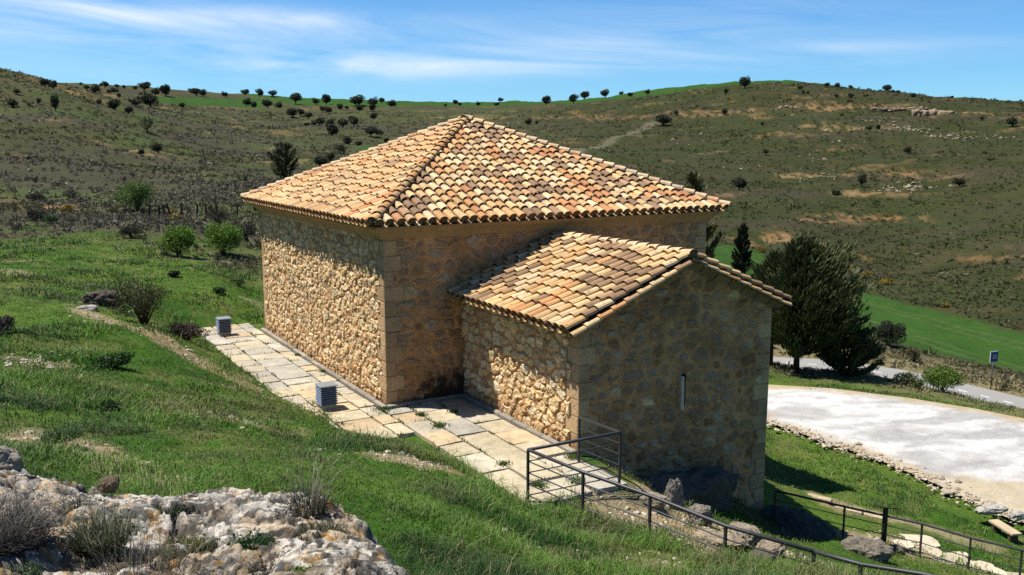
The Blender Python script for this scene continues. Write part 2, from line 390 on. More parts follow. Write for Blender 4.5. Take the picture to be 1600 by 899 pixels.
def masks(x, y):
    r = np.hypot(x, y)
    k = {}
    n14 = fbm(x / 14, y / 14, 3, 41); n4 = fbm(x / 4, y / 4, 3, 47); n1 = fbm(x / 1.1, y / 1.1, 3, 53)
    k['n14'], k['n4'], k['n1'] = n14, n4, n1
    lush = 1 - sst(44, 54, y + (n4 - 0.5) * 22)
    lush = lush * (1 - 0.75 * sst(40, 46, y) * (x > 4))
    field = np.zeros(r.shape)
    for P in (FIELD, FAR_FIELD, SKY_FIELD, MID_GREEN):
        s = 1.2 if P is FIELD else 3.0
        field = np.maximum(field, 1 - sst(-s, s, poly_sd(x, y, P) + (n4 - 0.5) * s * 1.5))
    k['field'] = field
    soil = np.zeros(r.shape)
    for pts, rad, am in SOIL + RUBBLE + STEPS_SOIL:
        d = line_d(x, y, pts)
        soil = np.maximum(soil, am * (1 - sst(rad * 0.5, rad * 1.5, d + (n1 - 0.5) * rad * 2.2)))
    soil = np.maximum(soil, 0.5 * sst(0.66, 0.76, fbm(x / 2.6, y / 2.6, 4, 71)) * lush * (y > 5) * (y < 40) * (x < 6))
    k['soil'] = soil
    orange = np.zeros(r.shape)
    for pts, rad, am in ORANGE:
        d = line_d(x, y, pts)
        orange = np.maximum(orange, (1 - sst(rad * 0.2, rad * 1.35, d + (n14 - 0.5) * rad * 1.5)) * am * sst(0.28, 0.62, fbm(x / 5.0, y / 3.0, 4, 91) + am * 0.15))
    orange = np.maximum(orange, 0.3 * sst(0.66, 0.74, fbm(x / 14, y / 9, 5, 95)) * sst(60, 100, r))
    orange = orange * sst(.42, .58, fbm(x / 1.5, y / 2.0, 4, 97, .65))
    k['orange'] = .8 * orange * (1 - field)
    k['track'] = 0.5 * (1 - sst(0.6, 3.4, line_d(x, y, TRACK) + (n4 - 0.5) * 3))
    k['lush'] = lush * (1 - field)
    k['road'] = np.where(y < 90, 1 - sst(5.0, 12.0, line_d(x, y, ROAD) + (n4 - 0.5) * 3), 0) * (x > 0)
    return k

def ground_colour(x, y, k):
    n14, n4, n1 = k['n14'], k['n4'], k['n1']; r_ = np.hypot(x, y)
    right = sst(-0.06, 0.12, x / (y + 1e-6) + (n14 - 0.5) * 0.1)
    olive = mix((0.050, 0.053, 0.020), (0.076, 0.073, 0.032), sst(0.3, 0.7, n4))
    scrub_l = mix(olive, (0.057, 0.053, 0.034), 0.65 * sst(0.40, 0.56, fbm(x / 26, y / 13, 4, 61)))
    scrub_l = mix(scrub_l, (0.060, 0.085, 0.024), 0.75 * sst(0.55, 0.68, fbm(x / 18, y / 9, 3, 67)))
    scrub_r = mix((0.034, 0.040, 0.013), (0.052, 0.050, 0.020), sst(0.35, 0.68, n4))
    scrub_r = mix(scrub_r, (0.052, 0.044, 0.028), 0.6 * sst(0.5, 0.66, fbm(x / 24, y / 12, 4, 63)))
    scrub_r = mix(scrub_r, (0.037, 0.048, 0.016), 0.6 * sst(0.5, 0.64, fbm(x / 30, y / 15, 3, 69)))
    c = mix(scrub_l, scrub_r, right)
    c = mix(c, mix((0.42, 0.20, 0.075), (0.40, 0.27, 0.14), n4), k['orange'])
    c = mix(c, (0.19, 0.17, 0.11), k['track'])
    g = mix((0.038, 0.092, 0.010), (0.080, 0.130, 0.020), sst(0.3, 0.7, n4))
    g = mix(g, (0.15, 0.135, 0.05), 0.45 * sst(0.54, 0.70, n1))
    c = mix(c, g, k['lush'])
    c = mix(c, (0.20, 0.17, 0.085), k['road'] * 0.9)
    fld = mix((0.029, 0.074, 0.012), (0.042, 0.092, 0.015), n4)
    fd = (x * FDIR[0] + y * FDIR[1]); tram = np.minimum(np.abs(np.mod(fd, 7.5) - 3.4), np.abs(np.mod(fd, 7.5) - 5.0)); fld = mix(fld, (0.075, 0.105, 0.035), .6 * (1 - sst(.1, .45, tram)) * (r_ < 160))
    c = mix(c, fld, k['field'])
    c = mix(c, mix((0.30, 0.20, 0.11), (0.38, 0.31, 0.21), n1), k['soil'])
    return c

# ------------------------------------------------------------------ terrain mesh: one sheet in rings round the viewpoint out to 800 m
def build_terrain():
    th_f = np.arange(-46, 46.001, 0.15)
    th = np.concatenate([np.arange(-180, -46, 4.0), th_f, np.arange(50, 180.1, 4.0)])
    lr = np.arange(math.log(0.5), math.log(820), 0.0105)
    T, Lr = np.meshgrid(R(1) * th, lr)
    r = np.exp(Lr); x = r * np.sin(T); y = r * np.cos(T)
    z = height(x, y)
    k = masks(x.ravel(), y.ravel())
    C = ground_colour(x.ravel(), y.ravel(), k)
    V = np.c_[x.ravel(), y.ravel(), z.ravel()]
    nr, nt_ = x.shape
    idx = np.arange(nr * nt_).reshape(nr, nt_)
    F = np.c_[idx[:-1, :-1].ravel(), idx[:-1, 1:].ravel(), idx[1:, 1:].ravel(), idx[1:, :-1].ravel()]
    me = make_mesh('terrain', V, F[:, ::-1], C, True, M_GROUND)
    link('terrain', me, kind='structure')
build_terrain()

# parking lot and road
def sheet(name, poly, z, mat, colour, step, thick=0.12):
    P = np.array(poly); x0, y0 = P.min(0); x1, y1 = P.max(0)
    # outline prism with an inner grid: clip a triangulated polygon
    import bmesh
    bm = bmesh.new()
    vs = [bm.verts.new((px, py, z)) for px, py in poly]
    f = bm.faces.new(vs)
    bmesh.ops.triangulate(bm, faces=[f])
    for ax, a0, a1 in ((0, x0, x1), (1, y0, y1)):
        for g in np.arange(a0 + step, a1, step):
            co = [0, 0, 0]; co[ax] = g; no = [0, 0, 0]; no[ax] = 1
            bmesh.ops.bisect_plane(bm, geom=bm.verts[:] + bm.edges[:] + bm.faces[:], plane_co=co, plane_no=no)
    bmesh.ops.recalc_face_normals(bm, faces=bm.faces[:])
    if bm.faces and sum(fc.normal.z for fc in bm.faces) < 0: bmesh.ops.reverse_faces(bm, faces=bm.faces[:])
    me = bpy.data.meshes.new(name); bm.to_mesh(me); bm.free()
    n = len(me.vertices); co = np.empty(n * 3, np.float32); me.vertices.foreach_get('co', co); co = co.reshape(-1, 3)
    c4 = np.ones((n, 4), np.float32); c4[:, :3] = colour(co[:, 0], co[:, 1])
    at = me.attributes.new('Col', 'FLOAT_COLOR', 'POINT'); at.data.foreach_set('color', c4.ravel())
    me.materials.append(mat)
    return link(name, me, kind='structure')

def lot_colour(x, y):
    n = fbm(x / 3.4 + y / 3, y / 1.1 - x * .35, 6, 5); n2 = fbm(x / 1.2 + y * .5, y / 0.35 - x, 4, 8)
    c = mix((0.60, 0.585, 0.55), (0.38, 0.37, 0.35), sst(0.47, 0.62, n))
    c = mix(c, (0.42, 0.405, 0.38), 0.7 * sst(0.54, 0.66, n2))
    d = -poly_sd(x, y, LOT)
    for a, b in (((1180, 640), (1640, 690)), ((1190, 628), (1640, 674)), ((1300, 690), (1640, 730)), ((1340, 702), (1640, 745))):   # wheel tracks
        t_ = line_d(x, y, [at_z(*a, LOT_Z)[:2], at_z(*b, LOT_Z)[:2]])
        c = mix(c, (0.47, 0.44, 0.40), .55 * (1 - sst(.10, .32, t_ + (n2 - .5) * .3)) * sst(.36, .56, n2))
    c = mix((0.42, 0.33, 0.2), c, sst(0.1, 1.0, d + (n2 - 0.5) * 1.2))
    q = line_d(x, y, [at_z(1570, 790, LOT_Z)[:2], at_z(1640, 800, LOT_Z)[:2]])
    return mix((0.46, 0.39, 0.27), c, sst(1.8, 2.6, q + (n2 - 0.5) * 1.2))
sheet('parking_lot', LOT, LOT_Z, M_LOT, lot_colour, 0.22)

def ribbon(name, pts, z, w, mat, c3, off=0.0, **kw):
    """strip along a polyline, smooth"""
    P = np.array(pts); t = np.linspace(0, 1, 120)
    s = np.r_[0, np.cumsum(np.hypot(*np.diff(P, axis=0).T))]; s /= s[-1]
    X = np.interp(t, s, P[:, 0]); Y = np.interp(t, s, P[:, 1])
    for _ in range(8):
        X[1:-1] = (X[:-2] + X[1:-1] * 2 + X[2:]) / 4; Y[1:-1] = (Y[:-2] + Y[1:-1] * 2 + Y[2:]) / 4
    dx, dy = np.gradient(X), np.gradient(Y); l = np.hypot(dx, dy); nx, ny = -dy / l, dx / l
    return X + nx * off, Y + ny * off, nx, ny
RX, RY, RNX, RNY = ribbon('r', ROAD, 0, 0, None, None)
def strip(i0, i1, o0, o1, z, c3, mat, mb):
    a = np.arange(i0, i1 + 1)
    V = np.r_[np.c_[RX[a] + RNX[a] * o0, RY[a] + RNY[a] * o0, np.full(len(a), z)], np.c_[RX[a] + RNX[a] * o1, RY[a] + RNY[a] * o1, np.full(len(a), z)]]
    n = len(a)
    mb.add(V, [(i, i + 1, n + i + 1, n + i) for i in range(n - 1)][:], c3)
mb = MB(); strip(0, 119, 1.5, -1.5, ROAD_Z, (0.29, 0.28, 0.26), M_ROAD, mb); rd = mb.build('road', M_ROAD, kind='structure')
mb = MB()
for i in range(2, 118, 5): strip(i, i + 2, 0.05, -0.05, ROAD_Z + 0.005, (0.75, 0.75, 0.72), M_ROAD, mb)
mb.build('road_marking', M_ROAD, kind='structure')

# ------------------------------------------------------------------ the chapel
chapel = link('stone_chapel', None, loc=(N0[0], N0[1], 0), rotz=YAW, category='chapel',
              label='square rubble stone chapel with hipped clay tile roof and lower gabled apse')

# one set of stones for the whole building, dark ones favoured on unlit walls to paint in their shade
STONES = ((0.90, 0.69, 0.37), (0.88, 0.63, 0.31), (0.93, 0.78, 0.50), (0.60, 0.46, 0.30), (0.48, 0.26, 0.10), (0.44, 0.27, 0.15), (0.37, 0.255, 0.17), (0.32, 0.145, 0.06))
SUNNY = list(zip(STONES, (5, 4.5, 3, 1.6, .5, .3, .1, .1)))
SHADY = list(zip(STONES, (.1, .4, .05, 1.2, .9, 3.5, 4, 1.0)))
MORTAR = (0.60, 0.325, 0.145)

def masonry(s, z, seed, w, h, pal, mortar, corners, gap, relief=1.0):
    """relief and albedo of rubble stonework at (s, z); corners = positions of dressed quoins"""
    sw = s + (fbm(s / 0.5, z / 0.5, 3, seed + 1) - 0.5) * 0.18 + (fbm(s / 0.09, z / 0.09, 3, seed + 41) - 0.5) * 0.09
    zw = z + (fbm(s / 0.6, z / 0.6, 3, seed + 2) - 0.5) * 0.16 + (fbm(s / 0.09, z / 0.09, 3, seed + 42) - 0.5) * 0.08
    row = np.floor(zw / h).astype(np.int64)
    F1 = np.full(s.shape, 9.0); F2 = np.full(s.shape, 9.0); I1 = np.zeros(s.shape, np.int64); J1 = np.zeros(s.shape, np.int64)
    for dj in (-1, 0, 1):
        j = row + dj
        off = _hash(j, j * 0, seed) * w
        i0 = np.floor((sw + off) / w).astype(np.int64)
        for di in (-1, 0, 1):
            i = i0 + di
            cx = (i + 0.5 + (_hash(i, j, seed + 3) - 0.5) * 0.75) * w - off
            cz_ = (j + 0.5 + (_hash(i, j, seed + 4) - 0.5) * 0.55) * h
            ex = np.abs(sw - cx) / w; ez = np.abs(zw - cz_) / h
            d = (ex ** 2.4 + ez ** 2.4) ** (1 / 2.4) * (0.62 + 1.0 * _hash(i, j, seed + 5))
            n1 = d < F1
            F2 = np.where(n1, F1, np.minimum(F2, d)); I1 = np.where(n1, i, I1); J1 = np.where(n1, j, J1); F1 = np.where(n1, d, F1)
    edge = F2 - F1
    body = sst(gap, gap + 0.2, edge) * (1 - sst(0.56, 0.70, F1))
    hr = _hash(I1, J1, seed + 6); pr = _hash(I1, J1, seed + 7)
    rough = fbm(s / 0.11, z / 0.11, 3, seed + 8) - 0.5
    chip = 1 - np.abs(fbm(s / 0.30, z / 0.22, 4, seed + 43, .6) * 2 - 1)
    disp = body * (0.015 + 0.035 * hr) * relief + rough * (0.03 + 0.03 * body) * relief + (chip - .75) * 0.075 * (relief - .55) + (fbm(s / 1.3, z / 1.3, 2, seed + 9) - 0.5) * 0.05
    wts = np.cumsum([p[1] for p in pal]); wts = wts / wts[-1]
    pi = np.searchsorted(wts, pr.ravel()).reshape(s.shape).clip(0, len(pal) - 1)
    C = np.array([p[0] for p in pal])[pi] * (0.82 + 0.36 * _hash(I1, J1, seed + 11))[..., None]
    C = C * (0.72 + 0.56 * fbm(s / 0.14, z / 0.09, 4, seed + 13, .6))[..., None]
    C = mix(C, C.mean(axis=(0, 1)) * .6 + np.array(mortar) * .3, .25 + .35 * fbm(s / .8, z / .8, 2, seed + 44))
    C = mix(np.broadcast_to(np.array(mortar), C.shape) * (0.7 + 0.6 * fbm(s / 0.3, z / 0.3, 4, seed + 12))[..., None], C, sst(0.25, 0.6, body))
    # dressed corner stones, long and short by course
    qh = 0.37
    for cpos in corners:
        dist = np.abs(s - cpos)
        cj = np.floor((z + (fbm(s * 3, z * 3, 2, 5) - 0.5) * 0.02) / qh).astype(np.int64)
        ln = np.where((cj + seed) % 2 == 0, 0.46, 0.28) + (_hash(cj, cj, seed + 20) - 0.5) * 0.1
        m = dist < ln
        fz = z / qh - cj
        jt = np.minimum(np.minimum(fz, 1 - fz) * qh, ln - dist)
        blk = sst(0.0, 0.022, jt)
        disp = np.where(m, 0.012 * blk + rough * 0.012, disp)
        qc = np.array((0.56, 0.37, 0.20))
        qcol = qc * (0.8 + 0.35 * _hash(cj, cj + 3, seed + 21))[..., None] * (0.55 + 0.45 * blk)[..., None]
        C = np.where(m[..., None], qcol, C)
        disp = disp * sst(0.0, 0.05, dist)
    return disp, C

def wall(o, sd, nrm, length, z0, ztop, seed, pal, mortar, corners, w=0.40, h=0.27, gap=0.10, step=0.022, stain=None, relief=1.0):
    ns = int(length / step) + 1
    zt0 = ztop if np.isscalar(ztop) else max(ztop(np.linspace(0, length, 50)))
    nz = int((zt0 - z0) / step) + 1
    S, T = np.meshgrid(np.linspace(0, length, ns), np.linspace(0, 1, nz))
    top = ztop if np.isscalar(ztop) else ztop(S)
    Z = z0 + (top - z0) * T
    disp, C = masonry(S, Z, seed, w, h, pal, mortar, corners, gap, relief)
    if stain is not None: C = stain(S, Z, C)
    V = np.c_[(o[0] + sd[0] * S + nrm[0] * disp).ravel(), (o[1] + sd[1] * S + nrm[1] * disp).ravel(), Z.ravel()]
    idx = np.arange(ns * nz).reshape(nz, ns)
    F = np.c_[idx[:-1, :-1].ravel(), idx[:-1, 1:].ravel(), idx[1:, 1:].ravel(), idx[1:, :-1].ravel()]
    if sd[0] * nrm[1] - sd[1] * nrm[0] > 0: F = F[:, ::-1]
    return V, F, C.reshape(-1, 3)

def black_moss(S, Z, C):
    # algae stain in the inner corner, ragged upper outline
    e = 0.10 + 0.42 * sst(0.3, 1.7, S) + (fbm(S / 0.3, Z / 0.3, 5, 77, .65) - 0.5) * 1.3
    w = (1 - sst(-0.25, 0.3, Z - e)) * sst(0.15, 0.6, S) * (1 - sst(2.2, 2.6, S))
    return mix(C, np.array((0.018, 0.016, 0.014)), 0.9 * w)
def base_damp(S, Z, C):
    w = (1 - sst(0.0, 0.35, Z - 0.25 * fbm(S / 0.4, Z / 0.4, 3, 79)))
    return mix(C, C * np.array((0.72, 0.66, 0.62)), w)
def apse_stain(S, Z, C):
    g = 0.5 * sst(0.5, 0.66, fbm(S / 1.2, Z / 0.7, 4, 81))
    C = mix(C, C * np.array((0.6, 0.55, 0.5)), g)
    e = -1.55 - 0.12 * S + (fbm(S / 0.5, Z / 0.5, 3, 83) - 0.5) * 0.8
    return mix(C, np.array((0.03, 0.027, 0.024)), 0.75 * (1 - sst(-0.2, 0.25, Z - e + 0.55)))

EAVE, APEX, OH = 4.47, 7.05, 0.42
mbw = MB()
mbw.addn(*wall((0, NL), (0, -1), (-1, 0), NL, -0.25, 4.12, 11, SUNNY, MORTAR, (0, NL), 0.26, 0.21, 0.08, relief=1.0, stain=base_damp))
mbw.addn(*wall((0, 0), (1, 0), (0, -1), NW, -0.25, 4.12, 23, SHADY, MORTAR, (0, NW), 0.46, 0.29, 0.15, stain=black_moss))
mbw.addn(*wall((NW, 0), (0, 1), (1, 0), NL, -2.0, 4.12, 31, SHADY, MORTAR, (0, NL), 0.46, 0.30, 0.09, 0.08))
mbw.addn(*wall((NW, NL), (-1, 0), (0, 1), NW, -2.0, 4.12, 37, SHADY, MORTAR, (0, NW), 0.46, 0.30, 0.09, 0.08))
mbw.build('nave_wall', M_WALL, chapel)
# apse
AE, AR, AM = 2.62, 3.96, (AP0 + AP1) / 2
ASL = (AR - AE) / (AM - (AP0 - OH))
AW = AP1 - AP0
OHR = 0.27; AER = AR - ASL * (AP1 + OHR - AM)      # the right eave projects less
gable = lambda S: AE + ASL * OH + ASL * (AW / 2 - np.abs(S - AW / 2)) - 0.13
mba = MB()
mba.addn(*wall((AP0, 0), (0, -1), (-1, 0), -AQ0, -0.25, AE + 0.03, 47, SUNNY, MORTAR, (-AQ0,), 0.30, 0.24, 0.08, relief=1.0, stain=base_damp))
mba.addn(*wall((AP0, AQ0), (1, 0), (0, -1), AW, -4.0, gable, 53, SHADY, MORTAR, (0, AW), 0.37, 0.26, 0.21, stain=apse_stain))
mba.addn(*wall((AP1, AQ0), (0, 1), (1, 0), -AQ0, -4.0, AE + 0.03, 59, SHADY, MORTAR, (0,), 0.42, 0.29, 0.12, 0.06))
mba.build('apse_wall', M_WALL, chapel)

# cornices: a moulded stone course under the eaves
def ring_sweep(mb, p0, p1, q0, q1, prof, c3, seg=24):
    """profile (out, z) swept round a rectangle, edges cut into pieces with slightly uneven stones"""
    loops = []
    for out, z in prof:
        cs = [(p0 - out, q0 - out), (p1 + out, q0 - out), (p1 + out, q1 + out), (p0 - out, q1 + out)]
        ring = []
        for i in range(4):
            a, b = cs[i], cs[(i + 1) % 4]
            for k in range(seg):
                t = k / seg; j = (random.random() - 0.5) * 0.012 if k else 0
                ring.append((a[0] + (b[0] - a[0]) * t, a[1] + (b[1] - a[1]) * t, z + j))
        loops.append(ring)
    n = len(loops[0]); V = [v for r_ in loops for v in r_]
    F = [(i * n + k, i * n + (k + 1) % n, (i + 1) * n + (k + 1) % n, (i + 1) * n + k) for i in range(len(loops) - 1) for k in range(n)]
    mb.add(V, F, c3)
mb = MB()
ring_sweep(mb, 0, NW, 0, NL, [(0.0, 4.10), (0.06, 4.11), (0.09, 4.16), (0.14, 4.24), (0.22, 4.31), (0.27, 4.35), (0.28, 4.42), (0.02, 4.46)], (0.44, 0.29, 0.15))
mb.build('cornice', M_STONE, chapel)
mb = MB()
for sgn, pw in ((-1, AP0), (1, AP1)):
    prof = [(0.0, AE - 0.02), (0.07, AE), (0.1, AE + 0.05), (0.18, AE + 0.12), (0.24, AE + 0.15)]
    n = 20; V = []; F = []
    for o_, z_ in prof:
        for k in range(n + 1): V.append((pw + sgn * o_, AQ0 * k / n - (0.0 if k < n else 0.12), z_ - 0.10 + (random.random() - 0.5) * 0.012))
    for i in range(len(prof) - 1):
        for k in range(n): F.append((i * (n + 1) + k, i * (n + 1) + k + 1, (i + 1) * (n + 1) + k + 1, (i + 1) * (n + 1) + k))
    mb.add(V, F, (0.38, 0.26, 0.14))
    # raking cornice blocks under the gable verge
    for k in range(7):
        t0, t1 = k / 7 + 0.01, (k + 1) / 7 - 0.006
        pe = pw + sgn * (0.24 if sgn < 0 else 0.20)
        pa, pb = pe + (AM - pe) * t0, pe + (AM - pe) * t1
        zf = lambda p: AE + ASL * (abs(p - (AP0 - OH if sgn < 0 else AP1 + OH)))
        d = 0.20 + random.random() * 0.05
        za, zb = zf(pa) - 0.03, zf(pb) - 0.03
        q_o, q_i = AQ0 - 0.17 - random.random() * 0.03, AQ0 + 0.02
        h1 = 0.17
        V = [(pa, q_o, za), (pb, q_o, zb), (pb, q_i, zb), (pa, q_i, za), (pa, q_o + 0.02, za - h1 * 0.5), (pb, q_o + 0.02, zb - h1 * 0.5), (pb, q_i, zb - h1 * 1.5), (pa, q_i, za - h1 * 1.5)]
        mb.add(V, [(0, 1, 2, 3), (7, 6, 5, 4), (0, 4, 5, 1), (1, 5, 6, 2), (3, 7, 4, 0), (2, 6, 7, 3)], np.array((0.30, 0.23, 0.16)) * (0.7 + 0.5 * random.random()))
mb.build('apse_cornice', M_STONE, chapel)

# tiles
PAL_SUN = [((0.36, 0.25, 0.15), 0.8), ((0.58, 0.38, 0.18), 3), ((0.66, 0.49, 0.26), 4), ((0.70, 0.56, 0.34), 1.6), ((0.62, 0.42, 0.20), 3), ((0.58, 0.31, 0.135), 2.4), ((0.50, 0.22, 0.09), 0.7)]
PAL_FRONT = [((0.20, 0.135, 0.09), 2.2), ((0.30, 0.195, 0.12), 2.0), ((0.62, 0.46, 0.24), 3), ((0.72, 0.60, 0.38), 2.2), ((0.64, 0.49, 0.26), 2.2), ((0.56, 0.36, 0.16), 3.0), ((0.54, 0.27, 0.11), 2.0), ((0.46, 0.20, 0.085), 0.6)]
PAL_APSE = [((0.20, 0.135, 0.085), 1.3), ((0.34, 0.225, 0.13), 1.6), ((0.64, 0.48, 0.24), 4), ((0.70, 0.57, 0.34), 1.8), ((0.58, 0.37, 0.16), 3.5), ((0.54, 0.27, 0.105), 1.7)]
PAL_RIDGE = [((0.68, 0.55, 0.36), 4), ((0.62, 0.45, 0.26), 3), ((0.54, 0.30, 0.15), 1), ((0.46, 0.40, 0.30), 1)]
def pick(pal, at=None):
    # neighbouring tiles weather alike: the choice leans on a slow noise over the roof
    if at is None: q = random.random()
    else: q = float(np.clip((fbm(np.array([at[0] / 1.1]), np.array([at[1] / 1.1]), 3, 501)[0] - .5) * 1.7 + .5 + random.gauss(0, .24), 0, .999))
    w = np.cumsum([p[1] for p in pal]); i = int(np.searchsorted(w / w[-1], q))
    c = np.array(pal[min(i, len(pal) - 1)][0]); m = sum(np.array(p[0]) * p[1] for p in pal) / w[-1]
    return (c * .74 + m * .26) * random.uniform(.86, 1.14) * np.array((1.06, .97, .92))
NA = 7
PHI = np.linspace(0, math.pi, NA)
def cover_tile(mb, o, s, t, n, L, c3, r0=0.120, r1=0.098, lift=0.05, cap=False):
    o = np.array(o, float); s = np.array(s); t = np.array(t); n = np.array(n)
    th = 0.016
    def ring(r, l, li, rr=0.0):
        return np.array([o + s * (math.cos(a) * (r - rr)) + n * (math.sin(a) * (r - rr) * 0.80 + li) + t * l for a in PHI])
    A = ring(r0, 0, lift); B = ring(r1, L, 0.0); A2 = ring(r0, 0.0, lift, th)
    V = np.r_[A, B, A2]
    F = [(i + 1, i, NA + i, NA + i + 1) for i in range(NA - 1)] + [(i, i + 1, 2 * NA + i + 1, 2 * NA + i) for i in range(NA - 1)]
    C = np.tile(c3, (len(V), 1)); C[2 * NA:] *= 0.8
    mb.add(V, F, C)
    if cap:
        K = ring(r0 - th, 0.03, lift)
        mb.add(np.r_[K, [o + s * r0 + t * 0.03 - n * 0.03], [o - s * r0 + t * 0.03 - n * 0.03]], [tuple([NA + 1] + list(range(NA - 1, -1, -1)) + [NA])], (0.16, 0.10, 0.055))

def channel(mb, o, s, t, n, L, c3, r=0.095):
    a = np.linspace(math.pi, 2 * math.pi, 5)
    o = np.array(o, float); s = np.array(s); t = np.array(t); n = np.array(n)
    V = [];
    for l in (0.0, L): V += [o + s * (math.cos(k) * r) + n * (math.sin(k) * r * 0.7 + 0.07) + t * l for k in a]
    mb.add(V, [(i, i + 1, 5 + i + 1, 5 + i) for i in range(4)], c3)

def tile_field(mb, o, s, t, n, width, tmax, pal, pitch=0.275, exp_=0.37, seed=0, w0=0.0):
    """rows of barrel tiles over a roof plane; o = eave corner, tmax(sx) = slope length at sx"""
    s = np.array(s); t = np.array(t); n = np.array(n); o = np.array(o, float)
    nc = int(round((width - 2 * w0) / pitch)); pitch = (width - 2 * w0) / nc
    for k in range(nc):
        sx = w0 + (k + 0.5) * pitch
        tm = tmax(sx)
        if tm < 0.12: continue
        lat = (random.random() - 0.5) * 0.02; stag = random.uniform(-.12, .12)
        for j in range(200):
            t0 = j * exp_ + stag + (random.random() - 0.5) * 0.06 if j else -0.02 - random.random() * 0.02
            if t0 > tm - 0.06: break
            L = min(0.43 if j else 0.56, tm - t0 + 0.03)
            yaw = (random.random() - 0.5) * 0.05
            ss = s * math.cos(yaw) + t * math.sin(yaw); tt = t * math.cos(yaw) - s * math.sin(yaw)
            cover_tile(mb, o + s * (sx + lat + (random.random() - 0.5) * 0.014) + t * t0 + n * (0.045 + random.random() * 0.01), ss, tt, n, L, pick(pal, (sx + o[0] * .7, t0 + o[1] * 1.3)), cap=(j == 0))
        if k < nc - 1:
            sc_ = sx + pitch / 2; tm2 = tmax(sc_)
            if tm2 > 0.1:
                t0 = -0.07 - random.random() * 0.02
                while t0 < tm2 - 0.02:
                    L = min(0.9, tm2 - t0); channel(mb, o + s * sc_ + t * t0, s, t, n, L, pick(pal) * 0.75); t0 += L

def norm(v): v = np.array(v, float); return v / np.linalg.norm(v)
p0, p1, q0, q1 = -OH, NW + OH, -OH, NL + OH
cpx, cqx = NW / 2, NL / 2
apex = np.array((cpx, cqx, APEX))
corners = [np.array((p0, q0, EAVE)), np.array((p1, q0, EAVE)), np.array((p1, q1, EAVE)), np.array((p0, q1, EAVE))]
mbr = MB()
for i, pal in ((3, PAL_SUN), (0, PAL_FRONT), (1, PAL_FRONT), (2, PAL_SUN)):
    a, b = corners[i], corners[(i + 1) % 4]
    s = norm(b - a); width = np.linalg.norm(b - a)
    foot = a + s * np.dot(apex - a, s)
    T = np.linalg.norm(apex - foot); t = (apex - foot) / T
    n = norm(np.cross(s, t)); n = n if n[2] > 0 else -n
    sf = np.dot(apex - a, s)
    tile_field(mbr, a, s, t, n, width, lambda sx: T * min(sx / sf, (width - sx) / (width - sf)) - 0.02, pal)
roof = mbr.build('nave_roof', M_TILE, chapel)
# timber and mortar bed under the tiles
mb = MB()
mb.add([corners[0] + (0.08, 0.08, -0.03), corners[1] + (-0.08, 0.08, -0.03), corners[2] + (-0.08, -0.08, -0.03), corners[3] + (0.08, -0.08, -0.03), apex - (0, 0, 0.03)],
       [(0, 1, 4), (1, 2, 4), (2, 3, 4), (3, 0, 4), (3, 2, 1, 0)], (0.20, 0.13, 0.075))
mb.build('roof_bed', M_STONE, roof)
mb = MB()
for i in range(4):
    a = corners[i]; d = norm(apex - a); L = np.linalg.norm(apex - a)
    s = norm(np.cross(d, (0, 0, 1))); n = norm(np.cross(s, d)); n = n if n[2] > 0 else -n
    k = 0.0; first = True
    while k < L - 0.1:
        cover_tile(mb, a + d * k + n * 0.10, s, d, n, min(0.45, L - k), pick(PAL_RIDGE if i != 0 else PAL_APSE), 0.125, 0.10, 0.045, cap=first); k += 0.36; first = False
cover_tile(mb, apex + np.array((-0.16, -0.12, 0.12)), norm((0.6, -0.8, 0)), norm((0.8, 0.6, 0)), (0, 0, 1), 0.42, np.array((0.66, 0.52, 0.32)), 0.12, 0.12, 0.0)
mb.build('hip_tile', M_TILE, roof)

# apse roof
mbr = MB()
q_f = AQ0 - 0.30
sl = norm((AM - (AP0 - OH), 0, AR - AE)); TL = math.hypot(AM - (AP0 - OH), AR - AE)
nl = norm((-sl[2], 0, sl[0])); sr = np.array((-sl[0], 0, sl[2])); nr_ = np.array((-nl[0], 0, nl[2]))
tile_field(mbr, (AP0 - OH, q_f, AE), (0, 1, 0), sl, nl, -q_f - 0.0, lambda sx: TL - 0.03, PAL_APSE)
TLR = TL * (AP1 + OHR - AM) / (AM - AP0 + OH)
tile_field(mbr, (AP1 + OHR, q_f, AER), (0, 1, 0), sr, nr_, -q_f - 0.0, lambda sx: TLR - 0.03, PAL_APSE)
aroof = mbr.build('apse_roof', M_TILE, chapel)
mb = MB()
for (pe, ze, tt, nn) in ((AP0 - OH, AE, sl, nl), (AP1 + OHR, AER, sr, nr_)):
    k = 0.0
    while k < TLR - 0.15:   # lower verge row hanging below the outer tiles
        cover_tile(mb, np.array((pe, q_f + 0.02, ze)) + tt * k - nn * 0.085, (0, 1, 0), tt, nn, 0.43, pick(PAL_APSE), 0.10, 0.085, 0.03, cap=(k == 0)); k += 0.36
mb.build('verge_tile', M_TILE, aroof)
mb = MB()
k = 0.0
while k < -q_f - 0.1:
    cover_tile(mb, (AM, q_f + k, AR + 0.03), (1, 0, 0), (0, 1, 0), (0, 0, 1), min(0.45, -q_f - k), pick(PAL_RIDGE), 0.135, 0.115, 0.035, cap=(k == 0)); k += 0.37
mb.build('ridge_tile', M_TILE, aroof)
mb = MB()
V = []
for q in (q_f + 0.04, 0.02):
    V += [(AP0 - OH + 0.06, q, AE - 0.01), (AM, q, AR - 0.01), (AP1 + OHR - 0.06, q, AER - 0.01), (AP1 + OHR - 0.06, q, AER - 0.06), (AM, q, AR - 0.06), (AP0 - OH + 0.06, q, AE - 0.06)]
mb.add(V, [(0, 1, 4, 5), (1, 2, 3, 4)[::1], (11, 10, 7, 6), (10, 9, 8, 7), (0, 6, 7, 1), (1, 7, 8, 2), (5, 4, 10, 11), (4, 3, 9, 10), (0, 5, 11, 6), (2, 8, 9, 3)], (0.2, 0.14, 0.085))
